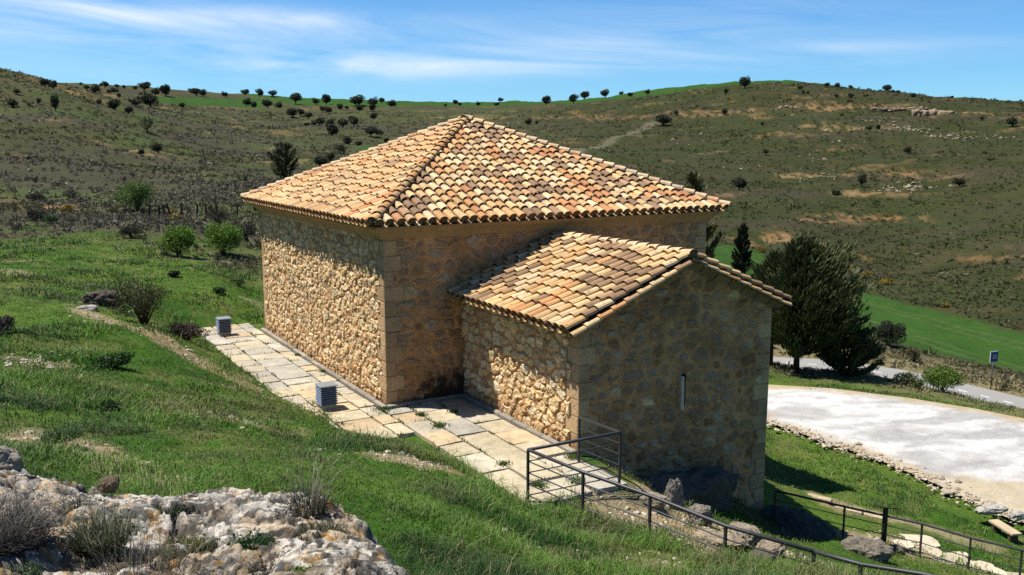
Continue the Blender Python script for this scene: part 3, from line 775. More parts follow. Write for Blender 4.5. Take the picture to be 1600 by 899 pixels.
mb.build('roof_bed', M_STONE, aroof)
# slit window of the apse
mb = MB(); mb.box((AM - 0.015, AQ0 - 0.045, 0.90), (0.09, 0.13, 0.76), (0.64, 0.53, 0.38), taper=0.85)
sw_ = mb.build('slit_window', M_STONE, chapel, label='narrow pale stone slit window in the apse gable')
mb = MB(); mb.box((AM + 0.062, AQ0 - 0.03, 0.95), (0.05, 0.085, 0.74), (0.015, 0.013, 0.012)); mb.build('slit_dark', M_STONE, sw_)  # near-black block, painted darkness in place of a real slot
# grey gutter kerb at the foot of the walls
mb = MB()
for (x0, y0), (x1, y1) in (((-0.09, NL), (-0.09, -0.09)), ((-0.02, -0.09), (AP0, -0.09)), ((AP0 - 0.09, -0.16), (AP0 - 0.09, AQ0 - 0.02))):
    L = math.hypot(x1 - x0, y1 - y0); nseg = int(L / 0.6)
    for i in range(nseg):
        t = (i + 0.5) / nseg
        mb.box((x0 + (x1 - x0) * t, y0 + (y1 - y0) * t, -0.05 + random.random() * 0.02), (L / nseg - 0.01 if abs(x1 - x0) > 1 else 0.13, L / nseg - 0.01 if abs(y1 - y0) > 1 else 0.13, 0.2), np.array((0.30, 0.26, 0.205)) * (0.8 + 0.4 * random.random()), ch=0.02)
mb.build('plinth', M_STONE, chapel)
# ------------------------------------------------------------------ paving round the chapel
JOINTS = []
def slab(mb, pa, pb, qa, qb, tone):
    g = 0.02
    pts = [(pa + g, qa + g), (pb - g, qa + g), (pb - g, qb - g), (pa + g, qb - g)]
    pts = [(p + random.uniform(-.014, .014), q + random.uniform(-.014, .014)) for p, q in pts]
    z = random.uniform(-0.012, 0.012); V = []
    nn = 5
    zt = [z + random.uniform(-.008, .008) for _ in range(4)]
    for j in range(nn):
        for i in range(nn):
            a, b = i / (nn - 1), j / (nn - 1)
            w = ((1 - a) * (1 - b), a * (1 - b), a * b, (1 - a) * b)
            p = sum(w[k] * pts[k][0] for k in range(4)); q = sum(w[k] * pts[k][1] for k in range(4))
            e = min(a, 1 - a, b, 1 - b)
            j_ = 0.012 if e == 0 else 0
            x, y = site(p + random.uniform(-j_, j_), q + random.uniform(-j_, j_))
            V.append((x, y, sum(w[k] * zt[k] for k in range(4)) - (0.012 if e == 0 else 0) + random.uniform(-.003, .003)))
    F = [(j * nn + i, j * nn + i + 1, (j + 1) * nn + i + 1, (j + 1) * nn + i) for j in range(nn - 1) for i in range(nn - 1)]
    rim = [i for i in range(nn)] + [j * nn + nn - 1 for j in range(1, nn)] + [(nn - 1) * nn + i for i in range(nn - 2, -1, -1)] + [j * nn for j in range(nn - 2, 0, -1)]
    b0 = len(V); V += [(V[i][0], V[i][1], -0.14) for i in rim]; m = len(rim)
    F += [(rim[k], b0 + k, b0 + (k + 1) % m, rim[(k + 1) % m]) for k in range(m)]
    mb.add(V, F, tone)
    JOINTS.append(((pa, qa), (pb, qa))); JOINTS.append(((pa, qa), (pa, qb)))
def tone():
    c = random.choices([(0.53, 0.465, 0.345), (0.56, 0.475, 0.32), (0.54, 0.41, 0.25), (0.48, 0.44, 0.36)], [4, 4, 1.6, 2.5])[0]
    return np.array(c) * random.uniform(0.80, 1.02)
mb = MB()
for pa, pb in ((-2.12, -1.52), (-1.52, -0.62), (-0.62, -0.18)):
    q = -2.3 + random.random() * 0.3
    while q < 12.3:
        L = random.uniform(0.62, 0.95) if pb - pa > .5 else random.uniform(.6, .85)
        if pb > -0.3 and q < -0.3: L = min(L, 0.9)
        slab(mb, pa, pb, q, min(q + L, 12.42), tone()); q += L
for pa, pb in ((-0.18, 0.46), (0.46, 1.22), (1.22, 1.98)):
    q = -7.0
    while q < -0.2:
        L = random.uniform(0.75, 1.15)
        if q + L > -0.55: L = -0.2 - q
        slab(mb, pa, pb, q, q + L, tone()); q += L
mb.build('paving', M_PAVE, kind='structure')

# ------------------------------------------------------------------ vents
def vent(p, q, label):
    x, y = site(p, q)
    root = link('ventilation_box', None, loc=(x, y, 0.0), rotz=YAW, label=label, category='vent', group='louvred vents on the paving')
    mb = MB(); mb.box((0, 0, 0.045), (0.36, 0.36, 0.13), (0.42, 0.38, 0.31)); mb.build('base', M_STONE, root)
    mb = MB(); mb.box((0, 0, 0.34), (0.33, 0.33, 0.46), (0.03, 0.035, 0.045)); mb.build('core', M_METAL, root)
    for k in range(8):
        z = 0.135 + k * 0.054
        mb = MB()
        V = []
        for d, zz in ((0.165, z + 0.034), (0.218, z), (0.218, z - 0.006), (0.165, z + 0.026)):
            V += [(-d, -d, zz), (d, -d, zz), (d, d, zz), (-d, d, zz)]
        F = [(a * 4 + i, a * 4 + (i + 1) % 4, (a + 1) * 4 + (i + 1) % 4, (a + 1) * 4 + i) for a in range(3) for i in range(4)]
        mb.add(V, F, (0.30, 0.36, 0.44)); mb.build('louvre', M_METAL, root)
    mb = MB(); mb.box((0, 0, 0.582), (0.44, 0.44, 0.035), (0.38, 0.39, 0.41), ch=0.012); mb.build('lid', M_METAL, root)
pv = to_pq(*at_z(507, 640, 0)[:2]); vent(pv[0] + .1, pv[1] + .1, 'nearer grey louvred vent box on the paving near the chapel corner')
pv = to_pq(*at_z(347, 525, 0)[:2]); vent(pv[0] + .1, pv[1] + .1, 'farther grey louvred vent box at the far end of the paving')

# ------------------------------------------------------------------ railings
IRON = (0.05, 0.05, 0.053)
def railing(name, runs, label, hgt, nrail, r_top=0.031, r_post=0.024, r_bar=0.012, post_idx=None):
    root = link(name, None, loc=runs[0][0], label=label, category='railing')
    ox, oy, oz = runs[0][0]
    L = lambda p, dz=0: (p[0] - ox, p[1] - oy, p[2] - oz + dz)
    done = set()
    for run in runs:
        mb = MB(); mb.tube([L(p) for p in run], r_top, IRON, 10); mb.build('handrail', M_IRON, root, True)
        for p in run:
            key = (round(p[0], 2), round(p[1], 2))
            if key in done: continue
            done.add(key)
            mb = MB(); mb.box((p[0] - ox, p[1] - oy, p[2] - oz - hgt / 2 - 0.1), (r_post * 1.7, r_post * 1.7, hgt + 0.2), IRON, YAW); mb.build('post', M_IRON, root)
        for k in range(nrail):
            dz = -hgt * (k + 1) / (nrail + 0.6)
            mb = MB(); mb.tube([L(p, dz) for p in run], r_bar, IRON, 6); mb.build('crossbar', M_IRON, root, True)
A = at_y(825, 703, 15.3); Bp = at_y(969, 676, 16.1); Cp = at_y(905, 653, 17.35)
ts = [(911, 738, 14.62), (1016, 775, 13.82), (1134, 822, 13.0), (1272, 862, 12.25)]
run1 = [A] + [at_y(*t) for t in ts]
railing('steel_railing', [[A, Bp, Cp], run1, [run1[-1], at_y(1345, 882, 11.95), at_y(1440, 897, 11.5), at_y(1580, 925, 10.8)]],
        'grey steel railing enclosing the landing and running down across the grass in front', 0.98, 4)
run2 = [at_z(u, v, z + 0.86)[:2] + (z + 0.86,) for u, v, z in ((1212, 767, -3.15), (1320, 792, -3.3), (1441, 819, -3.5), (1517, 841, -3.6), (1597, 860, -3.7), (1700, 890, -3.8))]
railing('steel_railing', [run2], 'lower grey steel railing beside the stone path right of the apse', 0.86, 3, 0.027, 0.022, 0.011)
# sloped information stand in front of the lower railing
px, py, pz = at_z(1384, 795, -2.42)
root = link('information_lectern', None, loc=(px, py, -3.55), rotz=0.1, category='lectern', label='dark metal information lectern with sloping top beside the lower railing')
mb = MB(); mb.box((0, 0, 0.52), (0.09, 0.09, 1.24), (0.035, 0.03, 0.028)); mb.build('post', M_IRON, root)
mb = MB()
V = np.array([(-.27, -.16, -.014), (.27, -.16, -.014), (.27, .16, -.014), (-.27, .16, -.014), (-.27, -.16, .014), (.27, -.16, .014), (.27, .16, .014), (-.27, .16, .014)])
V[:, 2] += 1.15 - V[:, 1] * 0.36 - V[:, 0] * 0.12
mb.add(V, [(3, 2, 1, 0), (4, 5, 6, 7), (0, 1, 5, 4), (1, 2, 6, 5), (2, 3, 7, 6), (3, 0, 4, 7)], (0.09, 0.055, 0.035)); mb.build('panel', M_IRON, root)

# ------------------------------------------------------------------ rocks
def rock_mesh(name, dims, seed, sub=5, base=(0.34, 0.29, 0.22), rough=0.28, flat=0.5):
    import bmesh
    bm = bmesh.new(); bmesh.ops.create_icosphere(bm, subdivisions=sub, radius=1)
    off = Vector((seed * 3.7, seed * 1.3, seed * 2.1)); C = []
    for v in bm.verts:
        p = v.co.copy()
        d = mnoise.fractal(p * 0.9 + off, 1.0, 2.0, 4) * rough * 1.2 + (abs(mnoise.fractal(p * 2.6 + off, 0.8, 2.1, 5)) - .25) * rough * 0.75
        q = p * (1 + d)
        m = max(abs(q.x), abs(q.y), abs(q.z)); q = q.lerp(q * (1.0 / max(m, 0.4)) * 0.9, flat * 0.5)
        cr = mnoise.fractal(p * 5 + off, 0.9, 2.0, 3)
        c = np.array(base) * (0.85 + 0.3 * cr)
        C.append(c); v.co = Vector((q.x * dims[0], q.y * dims[1], q.z * dims[2]))
    me = bpy.data.meshes.new(name); bm.to_mesh(me); bm.free()
    for p in me.polygons: p.use_smooth = False
    at = me.attributes.new('Col', 'FLOAT_COLOR', 'POINT')
    c4 = np.ones((len(me.vertices), 4), np.float32); c4[:, :3] = np.clip(np.array(C), 0.01, 1); at.data.foreach_set('color', c4.ravel())
    me.materials.append(M_BOULDER)
    return me
def rock(name, xyz, dims, seed, label, rz=0, cat='rock', **kw):
    me = rock_mesh(name, dims, seed, **kw)
    return link(name, me, loc=xyz, rotz=rz, label=label, category=cat)
x, y = site(4.1, -5.75); rock('boulder', (x, y, -1.55), (1.95, 0.75, 0.95), 3, 'long blackened boulder lying against the foot of the apse gable', YAW, base=(0.13, 0.11, 0.09), rough=.36, sub=5)
x, y = site(2.2, -6.0); rock('boulder', (x, y, -1.15), (0.9, 0.6, 0.8), 5, 'low dark rock wedged under the end of the landing', YAW, base=(0.12, 0.105, 0.085))
w = at_y(1052, 792, 16.9); rock('standing_stone', (w[0], w[1], w[2] + 0.12), (0.20, 0.15, 0.46), 8, 'upright grey stone leaning before the blackened boulder', 0.5, 'stone', base=(0.30, 0.27, 0.23))
for u, v, y_, d, sd, lb, b in ((1015, 800, 16.0, (.30, .2, .12), 11, 'flat pale rock just below the landing slab', (.36, .30, .22)), (1095, 795, 15.9, (.24, .2, .2), 12, 'knobbly grey rock right of the upright stone', (.27, .235, .19)),
                            (1165, 825, 15.0, (.36, .24, .18), 13, 'pale weathered rock under the middle of the sloping handrail', (.36, .30, .225)), (1125, 838, 14.6, (.40, .24, .10), 14, 'flat tan rock slab partly buried below the sloping handrail', (.40, .32, .22)),
                            (1205, 850, 14.2, (.28, .2, .12), 15, 'low tan rock near the lower end of the sloping handrail', (.38, .30, .21)), (1192, 872, 13.6, (.24, .2, .16), 16, 'small dark jagged rock beneath the lower end of the handrail', (.14, .12, .1))):
    w = at_y(u, v, y_); g = float(height(w[0], w[1])); rock('boulder', (w[0], w[1], max(g, w[2] - d[2]) + d[2] * .3), d, sd, lb, sd * 1.1, base=b)
for u, v, z, d, sd, lb, b in ((1243, 838, -2.75, (1.05, .6, .6), 21, 'big dark boulder in the shadow right of the apse corner', (.10, .09, .075)), (1348, 866, -2.6, (.62, .36, .30), 22, 'long grey brown rock between the two railings', (.25, .215, .165)), (1398, 861, -3.35, (.22, .2, .15), 23, 'small brown rock at the foot of the lectern', (.2, .17, .13))):
    w = at_z(u, v, z); rock('boulder', w, d, sd, lb, sd, base=b)
w = hit(1555, 800); 
for u, v, z, d, sd, lb in ((1548, 796, -3.95, (.5, .25, .12), 24, 'white stone on the lawn edge at the parking lot corner'), (1588, 806, -3.9, (.22, .18, .14), 25, 'small dark tipped stone beside the white edging stone')):
    rock('stone', at_z(u, v, z), d, sd, lb, .3, 'stone', base=(.55, .52, .45), sub=3)
w = at_y(170, 762, 6.75); rock('stone', (w[0], w[1], w[2] + .02), (.075, .06, .065), 31, 'round brown stone sitting on the far edge of the rock outcrop', 0.4, 'stone', base=(.22, .17, .11))
w = at_y(5, 725, 7.6); rock('boulder', (w[0] - .12, w[1], w[2] - .10), (.30, .28, .24), 32, 'knobbly lichened boulder behind the outcrop at the far left', 0.9, base=(.34, .30, .25), sub=5)
w = hit(105, 474, y0=8); rock('stone', (w[0] + .9, w[1] + .4, w[2] + .02), (.55, .4, .32), 33, 'dark brown rock lying in the grass left of the round shrub', 0.3, 'stone', base=(.12, .10, .08))
w = hit(128, 484, y0=8); rock('stone', (w[0], w[1], w[2]), (.42, .25, .12), 34, 'flat pale stone in the grass near the worn trail', 0.6, 'stone', base=(.5, .46, .4), sub=3)

# rocky terraces high on the right hill
def outcrop(u, v, dims, seed, lb, n):
    x, y, z = hit(u, v)
    mb = MB(); rr = random.Random(seed)
    import bmesh
    for k in range(n):
        bm = bmesh.new(); bmesh.ops.create_icosphere(bm, subdivisions=3, radius=1)
        fx = (k + .5) / n * 2 - 1; sx = dims[0] / n * rr.uniform(1.1, 1.9); sz = dims[2] * rr.uniform(.55, 1.0)
        off = Vector((k * 5.1, seed, 0)); V = []
        for vv in bm.verts:
            p = vv.co; d = 1 + 0.45 * mnoise.fractal(p * 1.3 + off, 1, 2, 4); q = p * d
            q.z = math.copysign(abs(q.z) ** 0.6, q.z)
            V.append((fx * dims[0] + q.x * sx, rr.uniform(-.4, .4) + q.y * dims[1], q.z * sz))
        F = [tuple(w_.index for w_ in f.verts) for f in bm.faces]; bm.free()
        mb.add(V, F, np.array((.33, .245, .16)) * rr.uniform(.8, 1.15))
    return mb.build('rock_outcrop', M_BOULDER, None, True, loc=(x, y, z), rotz=-0.25, label=lb, category='rock outcrop')
outcrop(1458, 180, (6.2, 2.0, 2.2), 1, 'largest pale rock outcrop high on the right hillside', 5)
outcrop(1405, 172, (8.5, 1.6, 1.0), 2, 'long low rock ledge left of the largest outcrop on the right hillside', 8)
outcrop(1232, 171, (3.2, 1.6, 1.5), 3, 'small broken rock outcrop below the oaks on the right ridge', 4)
outcrop(1465, 218, (2.6, 1.2, 1.0), 4, 'pale rock cluster on the grass below the largest outcrop', 4)

# scattered stones (nobody could count them)
def pebbles(name, pts, sizes, tones, label, mat=None):
    n = len(pts)
    ico = np.array([(0, 0, 1), (.9, 0, .3), (.28, .85, .3), (-.72, .53, .3), (-.72, -.53, .3), (.28, -.85, .3), (.72, .53, -.4), (-.28, .85, -.4), (-.9, 0, -.4), (-.28, -.85, -.4), (.72, -.53, -.4), (0, 0, -.8)])
    fi = np.array([(0, 1, 2), (0, 2, 3), (0, 3, 4), (0, 4, 5), (0, 5, 1), (1, 6, 2), (2, 7, 3), (3, 8, 4), (4, 9, 5), (5, 10, 1), (2, 6, 7), (3, 7, 8), (4, 8, 9), (5, 9, 10), (1, 10, 6), (6, 11, 7), (7, 11, 8), (8, 11, 9), (9, 11, 10), (10, 11, 6)])
    j = 1 + (rng.random((n, 12, 1)) - .5) * .6
    sc3 = np.c_[rng.uniform(.7, 1.4, n), rng.uniform(.6, 1.1, n), rng.uniform(.4, .8, n)][:, None, :]
    a = rng.random(n) * 6.28; ca, sa = np.cos(a)[:, None], np.sin(a)[:, None]
    P = ico[None] * j * sc3 * sizes[:, None, None]
    P = np.stack([P[..., 0] * ca - P[..., 1] * sa, P[..., 0] * sa + P[..., 1] * ca, P[..., 2]], -1) + pts[:, None, :]
    F = (fi[None] + (np.arange(n) * 12)[:, None, None]).reshape(-1, 3)
    C = np.repeat(tones, 12, 0)
    link(name, make_mesh(name, P.reshape(-1, 3), F, C, False, mat or M_STONE), kind='stuff', label=label, category='stones')
def along(lines, n, spread):
    out = []
    for pts in lines:
        P = np.array(pts); s = np.r_[0, np.cumsum(np.hypot(*np.diff(P, axis=0).T))]
        t = rng.random(n) * s[-1]
        out.append(np.c_[np.interp(t, s, P[:, 0]), np.interp(t, s, P[:, 1])] + rng.normal(0, spread, (n, 2)))
    return np.concatenate(out)
xy = np.concatenate([along([s[0] for s in SOIL], 110, 0.4), along([s[0] for s in RUBBLE], 260, 0.42)])
z = height(xy[:, 0], xy[:, 1]); n = len(xy)
pebbles('scattered_stones', np.c_[xy, z + .005], np.exp(rng.normal(-3.7, .5, n)).clip(.008, .07), np.array([(.46, .40, .31)]) * rng.uniform(.6, 1.35, (n, 1)), 'small pale stones scattered over the bare soil and rubble on the slope')
edge = [at_z(u, v, LOT_Z)[:2] for u, v in ((1190, 657), (1200, 660), (1290, 690), (1380, 721), (1470, 760), (1530, 788), (1580, 812))]
xy = along([edge], 620, 0.26); z = height(xy[:, 0], xy[:, 1]); n = len(xy)
pebbles('edging_stones', np.c_[xy, np.maximum(z, LOT_Z) + .02], np.exp(rng.normal(-3.15, .5, n)).clip(.02, .14), np.array([(.46, .38, .29)]) * rng.uniform(.6, 1.3, (n, 1)), 'row of rubble stones edging the white parking lot')
cl = [(1395, 186, 30), (1385, 197, 40), (1410, 200, 50), (1430, 203, 40), (1360, 190, 25), (1470, 216, 30), (1320, 197, 20), (1265, 248, 12), (1310, 224, 10), (1500, 220, 14), (1340, 205, 15), (1090, 210, 14), (1100, 222, 14), (1160, 262, 12), (1440, 290, 40), (1385, 293, 40), (1275, 276, 30), (1255, 180, 14), (1550, 216, 16)]
P = []
for u, v, k in cl:
    x, y, z = hit(u, v); q = np.c_[x + rng.normal(0, y * .012, k), y + rng.normal(0, 3.0, k)]; P.append(q)
xy = np.concatenate(P); z = height(xy[:, 0], xy[:, 1]); n = len(xy)
pebbles('hillside_stones', np.c_[xy, z + .1], np.exp(rng.normal(-1.45, .5, n)), np.array([(.30, .25, .17)]) * rng.uniform(.6, 1.3, (n, 1)), 'pale stones strewn over the right hillside')

# stone steps and path between the railings
mb = MB(); rr = random.Random(4)
for u, v, a, b in ((1440, 840, .95, .6), (1412, 852, .5, .35), (1455, 858, .55, .4), (1490, 866, .7, .5), (1520, 876, .6, .45), (1475, 880, .5, .3), (1548, 884, .6, .45), (1580, 893, .7, .5), (1540, 868, .4, .3), (1505, 852, .35, .25), (1425, 838, .3, .25), (1600, 882, .5, .4)):
    x, y, z = at_z(u, v, -3.55); z = float(height(x, y)) + .035
    m = 8; V = []
    for k in range(m):
        t = 2 * math.pi * k / m; q = rr.uniform(.8, 1.15); ct, st = math.cos(t), math.sin(t)
        V.append((x + math.copysign(abs(ct) ** .6, ct) * a * .5 * q, y + math.copysign(abs(st) ** .6, st) * b * .75 * q, z + rr.uniform(-.01, .01)))
    V += [(p[0], p[1], p[2] - .12) for p in V]
    mb.add(V, [tuple(range(m))] + [(k, m + k, m + (k + 1) % m, (k + 1) % m) for k in range(m)], np.array((.58, .50, .36)) * rr.uniform(.8, 1.12))
mb.build('stone_path', M_PAVE, kind='structure')
for (u, v, L, lb) in ((1280, 775, .7, 'leftmost pale stone tread sunk in the lawn beside the lower railing'), (1328, 784, .7, 'middle pale stone tread sunk in the lawn beside the lower railing'), (1368, 790, .6, 'pale stone tread in the lawn just behind the information lectern')):
    x, y, z = at_z(u, v, -3.45); z = float(height(x, y))
    mb = MB(); mb.box((0, 0, -.03), (L, .2, .12), (.46, .37, .24), ch=.02); mb.build('stone_step', M_PAVE, None, loc=(x, y, z + .06), rotz=-0.62, label=lb, category='step', group='stone treads in the lawn')
x, y, z = at_z(1571, 818, -3.9); z = float(height(x, y))
root = link('plank_bench', None, loc=(x, y, z), rotz=0.15, category='bench', label='short pale plank bench on the lawn at the parking lot corner')
mb = MB(); mb.box((0, 0, .27), (.30, .95, .06), (.50, .40, .26), ch=.01); mb.build('seat', M_STONE, root)
for s_ in (-.33, .33):
    mb = MB(); mb.box((0, s_, .1), (.24, .1, .28), (.10, .075, .05)); mb.build('leg', M_STONE, root)

# speed sign beside the road
x, y, z = hit(1548, 606, y0=30)
root = link('road_sign', None, loc=(x, y, z), rotz=0.35, category='road sign', label='small square blue road sign reading 30 on a thin post')
mb = MB(); mb.tube([(0, 0, -.1), (0, 0, 1.95)], .03, (.18, .18, .18), 8); mb.build('pole', M_METAL, root, True)
mb = MB(); mb.box((0, -.04, 1.75), (.56, .03, .62), (.72, .74, .76)); pn = mb.build('panel', M_PAINT, root)
mb = MB(); mb.box((0.015, -.058, 1.745), (.51, .006, .56), (.012, .045, .18)); mb.build('face', M_PAINT, pn)
cu = bpy.data.curves.new('digits', 'FONT'); cu.body = '30'; cu.size = .34; cu.align_x = 'CENTER'; cu.align_y = 'CENTER'; cu.extrude = .002
tmp = bpy.data.objects.new('digits', cu); col.objects.link(tmp); bpy.context.view_layer.update()
dm = bpy.data.meshes.new_from_object(tmp.evaluated_get(bpy.context.evaluated_depsgraph_get())); bpy.data.objects.remove(tmp)
nv = len(dm.vertices); at = dm.attributes.new('Col', 'FLOAT_COLOR', 'POINT'); at.data.foreach_set('color', np.tile([.55, .58, .62, 1.], nv).astype(np.float32))
dm.materials.clear(); dm.materials.append(M_PAINT)
d_ = link('digits', dm, pn); d_.location = (.015, -.064, 1.745); d_.rotation_euler = (math.pi / 2, 0, 0)

# ------------------------------------------------------------------ foreground outcrop the photographer stands beside
def foreground_rock():
    edge = [at_y(u, v, y)[:2] for u, v, y in ((-120, 725, 7.9), (0, 738, 7.6), (100, 752, 7.2), (200, 768, 6.9), (300, 772, 6.5), (430, 776, 6.2), (530, 794, 5.85), (592, 824, 5.3), (628, 858, 4.75), (650, 899, 4.3), (668, 980, 3.45))] + [(-.5, 2.0), (-.8, 1.0), (-6.5, 1.0), (-7, 5)]
    tops = np.array([at_y(u, v, y) for u, v, y in ((-120, 725, 7.8), (0, 740, 7.5), (200, 770, 6.8), (430, 779, 6.1), (580, 832, 5.1), (634, 905, 4.15), (300, 850, 4.35), (300, 899, 3.65), (0, 899, 3.85), (500, 850, 4.7), (0, 800, 5.4), (150, 830, 4.7), (450, 899, 3.75), (400, 810, 5.1))] + [(-.9, 2, 4.75), (-3, 2, 4.75), (-5, 2.5, 4.8), (-6, 5, 4.2), (-1, 1, 4.7)])
    # moving least squares through the survey points
    st = 0.0135
    X, Y = np.meshgrid(np.arange(-4.9, .1, st), np.arange(2.6, 8.2, st))
    edge = [(ex + .10, ey + .12) if ex > -2.2 else (ex, ey + .3 if ey > 5.5 else ey) for ex, ey in edge]
    sd = poly_sd(X, Y, edge) + (fbm(X / .5, Y / .5, 4, 101) - .5) * .34
    A = np.c_[np.ones(len(tops)), tops[:, 0], tops[:, 1], tops[:, 0] ** 2, tops[:, 1] ** 2, tops[:, 0] * tops[:, 1]]
    co, *_ = np.linalg.lstsq(A, tops[:, 2], rcond=None)
    Z = co[0] + co[1] * X + co[2] * Y + co[3] * X ** 2 + co[4] * Y ** 2 + co[5] * X * Y
    res = tops[:, 2] - A @ co
    w = 1 / ((X[..., None] - tops[:, 0]) ** 2 + (Y[..., None] - tops[:, 1]) ** 2 + .15) ** 1.5
    Z += (w * res).sum(-1) / w.sum(-1)
    d = np.clip(-sd, 0, 9)
    Z -= 1.3 * (1 - np.sqrt(1 - (1 - np.clip(d / .28, 0, 1)) ** 2 + 1e-9)) + np.where(sd > 0, sd * 6, 0)
    a = fbm(X / .95, Y / .6, 5, 103, .45); Z += (a - .5) * .34
    rd = 1 - np.abs(fbm(X / .20, Y / .13, 5, 107, .6) * 2 - 1); Z += (rd - .75) * .024
    crk = np.abs(fbm(X / .9 + Y * .35, Y / .45, 4, 171, .55) * 2 - 1); Z -= .12 * sst(.07, .0, crk); lay = fbm(X / 1.3, Y / .25, 3, 173); Z += (np.floor(lay * 7) / 7 - lay) * .32
    r2 = np.abs(fbm(X / .085, Y / .06, 5, 108, .62) * 2 - 1); Z += (.25 - r2) * .018
    Z += (fbm(X / .03, Y / .03, 2, 109) - .5) * .02
    pit = sst(.60, .70, fbm(X / .10, Y / .09, 3, 113)); Z -= pit * .035
    hollow = sst(.55, .66, fbm(X / .9, Y / .5, 4, 127)); Z -= hollow * .07
    c = mix((.47, .43, .365), (.72, .67, .575), fbm(X / .3, Y / .3, 4, 131))
    c = mix(c, (.42, .31, .19), .75 * sst(.48, .62, fbm(X / .22, Y / .22, 4, 137)))
    c = mix(c, (.05, .05, .047), .88 * sst(.52, .575, fbm(X / .10, Y / .06, 5, 139, .65)))
    c = mix(c, (.12, .11, .10), .3 * sst(.34, .55, r2))
    c = mix(c, (.04, .036, .032), .9 * sst(.09, .02, crk))
    c = mix(c, (.22, .21, .195), .55 * sst(.54, .64, fbm(X / .35, Y / .25, 5, 175, .6)))
    c = mix(c, (.44, .24, .045), .8 * sst(.655, .70, fbm(X / .06, Y / .06, 4, 149)) * sst(.42, .6, fbm(X / .6, Y / .6, 3, 150)))
    c = mix(c, (.03, .03, .028), .7 * sst(.9, .25, rd) * 0 + .55 * pit)
    c = mix(c, (.20, .15, .085), .8 * hollow * sst(.4, .6, fbm(X / .06, Y / .06, 3, 151)))
    c = mix(c, (.06, .057, .052), .6 * sst(.22, .02, d) * sst(.42, .55, fbm(X / .15, Y / .15, 3, 157)))
    keep = sd < .12
    idx = np.arange(X.size).reshape(X.shape)
    fk = keep[:-1, :-1] & keep[:-1, 1:] & keep[1:, 1:] & keep[1:, :-1]
    F = np.c_[idx[:-1, :-1][fk], idx[:-1, 1:][fk], idx[1:, 1:][fk], idx[1:, :-1][fk]]
    used = np.zeros(X.size, bool); used[F.ravel()] = True
    rm = np.cumsum(used) - 1
    V = np.c_[X.ravel(), Y.ravel(), Z.ravel()][used]
    me = make_mesh('rock_outcrop', V, rm[F], c.reshape(-1, 3)[used], True, M_ROCK)
    link('rock_outcrop', me, label='big pale limestone outcrop with black and orange lichen filling the lower left foreground', category='rock outcrop')
    from mathutils.interpolate import poly_3d_calc  # noqa
    return lambda x, y: float(Z[int(np.clip((y - 2.6) / st, 0, X.shape[0] - 1)), int(np.clip((x + 4.9) / st, 0, X.shape[1] - 1))])
rock_z = foreground_rock()
def on_rock(u, v):
    for y in np.arange(3.0, 8.0, .03):
        x, yy, z = at_y(u, v, y)
        if z < rock_z(x, yy): return x, yy, rock_z(x, yy)
    return at_y(u, v, 6)
# ------------------------------------------------------------------ vegetation
def unit(v): return v / (np.linalg.norm(v, axis=-1, keepdims=True) + 1e-9)
def leaf_quads(c, d, w, l, b):
    """diamond leaves: centre, direction, side, length, breadth"""
    n = len(c); l = np.asarray(l)[:, None]; b = np.asarray(b)[:, None]
    V = np.stack([c - d * l / 2, c + w * b / 2, c + d * l / 2, c - w * b / 2], 1).reshape(-1, 3)
    return V, np.arange(n * 4).reshape(n, 4)
def cloud(g, lobes, n, size, tones, up=0.25, shell=0.55):
    """leaves through the volume of several lobes; tones = light and dark foliage albedo by clump"""
    lobes = np.array(lobes, float)
    vol = (lobes[:, 3] * lobes[:, 4] * lobes[:, 5]) ** (2 / 3)
    li = g.choice(len(lobes), n, p=vol / vol.sum())
    u = unit(g.normal(size=(n, 3)))
    rad = np.where(g.random(n) < shell, g.uniform(.82, 1.08, n), g.random(n) ** .45)[:, None]
    c = lobes[li, :3] + u * rad * lobes[li, 3:6]
    d = unit(u * .6 + g.normal(size=(n, 3)) * .8 + np.array([0, 0, up])); w = unit(np.cross(d, g.normal(size=(n, 3))))
    l = size * g.uniform(.6, 1.5, n)
    V, F = leaf_quads(c, d, w, l, l * .55)
    t = (_hash(np.floor(c[:, 0] / size / 4).astype(np.int64) + 31 * np.floor(c[:, 2] / size / 4).astype(np.int64), np.floor(c[:, 1] / size / 4).astype(np.int64), 5) * .6 + g.random(n) * .4)
    C = mix(np.array(tones[0]), np.array(tones[1]), t)
    return V, F, np.repeat(C, 4, 0)
def limb_mesh(name, limbs, c3, mat=None):
    mb = MB()
    for pts, r0, r1 in limbs:
        k = len(pts); mb.tube(pts, [r0 + (r1 - r0) * i / (k - 1) for i in range(k)], c3, 6)
    return mb.mesh(name, mat or M_BARK, True)

# holm oaks: six crowns of their own, trunk and crown each
OAKS = []
for i in range(7):
    g = np.random.default_rng(100 + i); lobes = []
    for k in range(g.integers(8, 12)):
        a = g.random() * 6.28; q = g.random() ** .6 * .30
        lobes.append((math.cos(a) * q, math.sin(a) * q, .36 + g.random() * .34, g.uniform(.17, .27), g.uniform(.17, .27), g.uniform(.14, .22)))
    lobes.append((0, 0, .5, .34, .34, .27))
    V, F, C = cloud(g, lobes, 1500, .085, ((.020, .030, .012), (.060, .070, .030)))
    cm = make_mesh('crown', V, F, C, False, M_LEAF)
    j = lambda: g.uniform(-.05, .05)
    tm = limb_mesh('trunk', [([(0, 0, -.08), (j(), j(), .15), (j(), j(), .42)], .05, .03), ([(0, 0, .15), (.14 + j(), j(), .42)], .028, .012), ([(0, 0, .15), (-.14, j(), .40)], .028, .012)], (.07, .055, .04))
    OAKS.append((tm, cm))
oak_count = 0
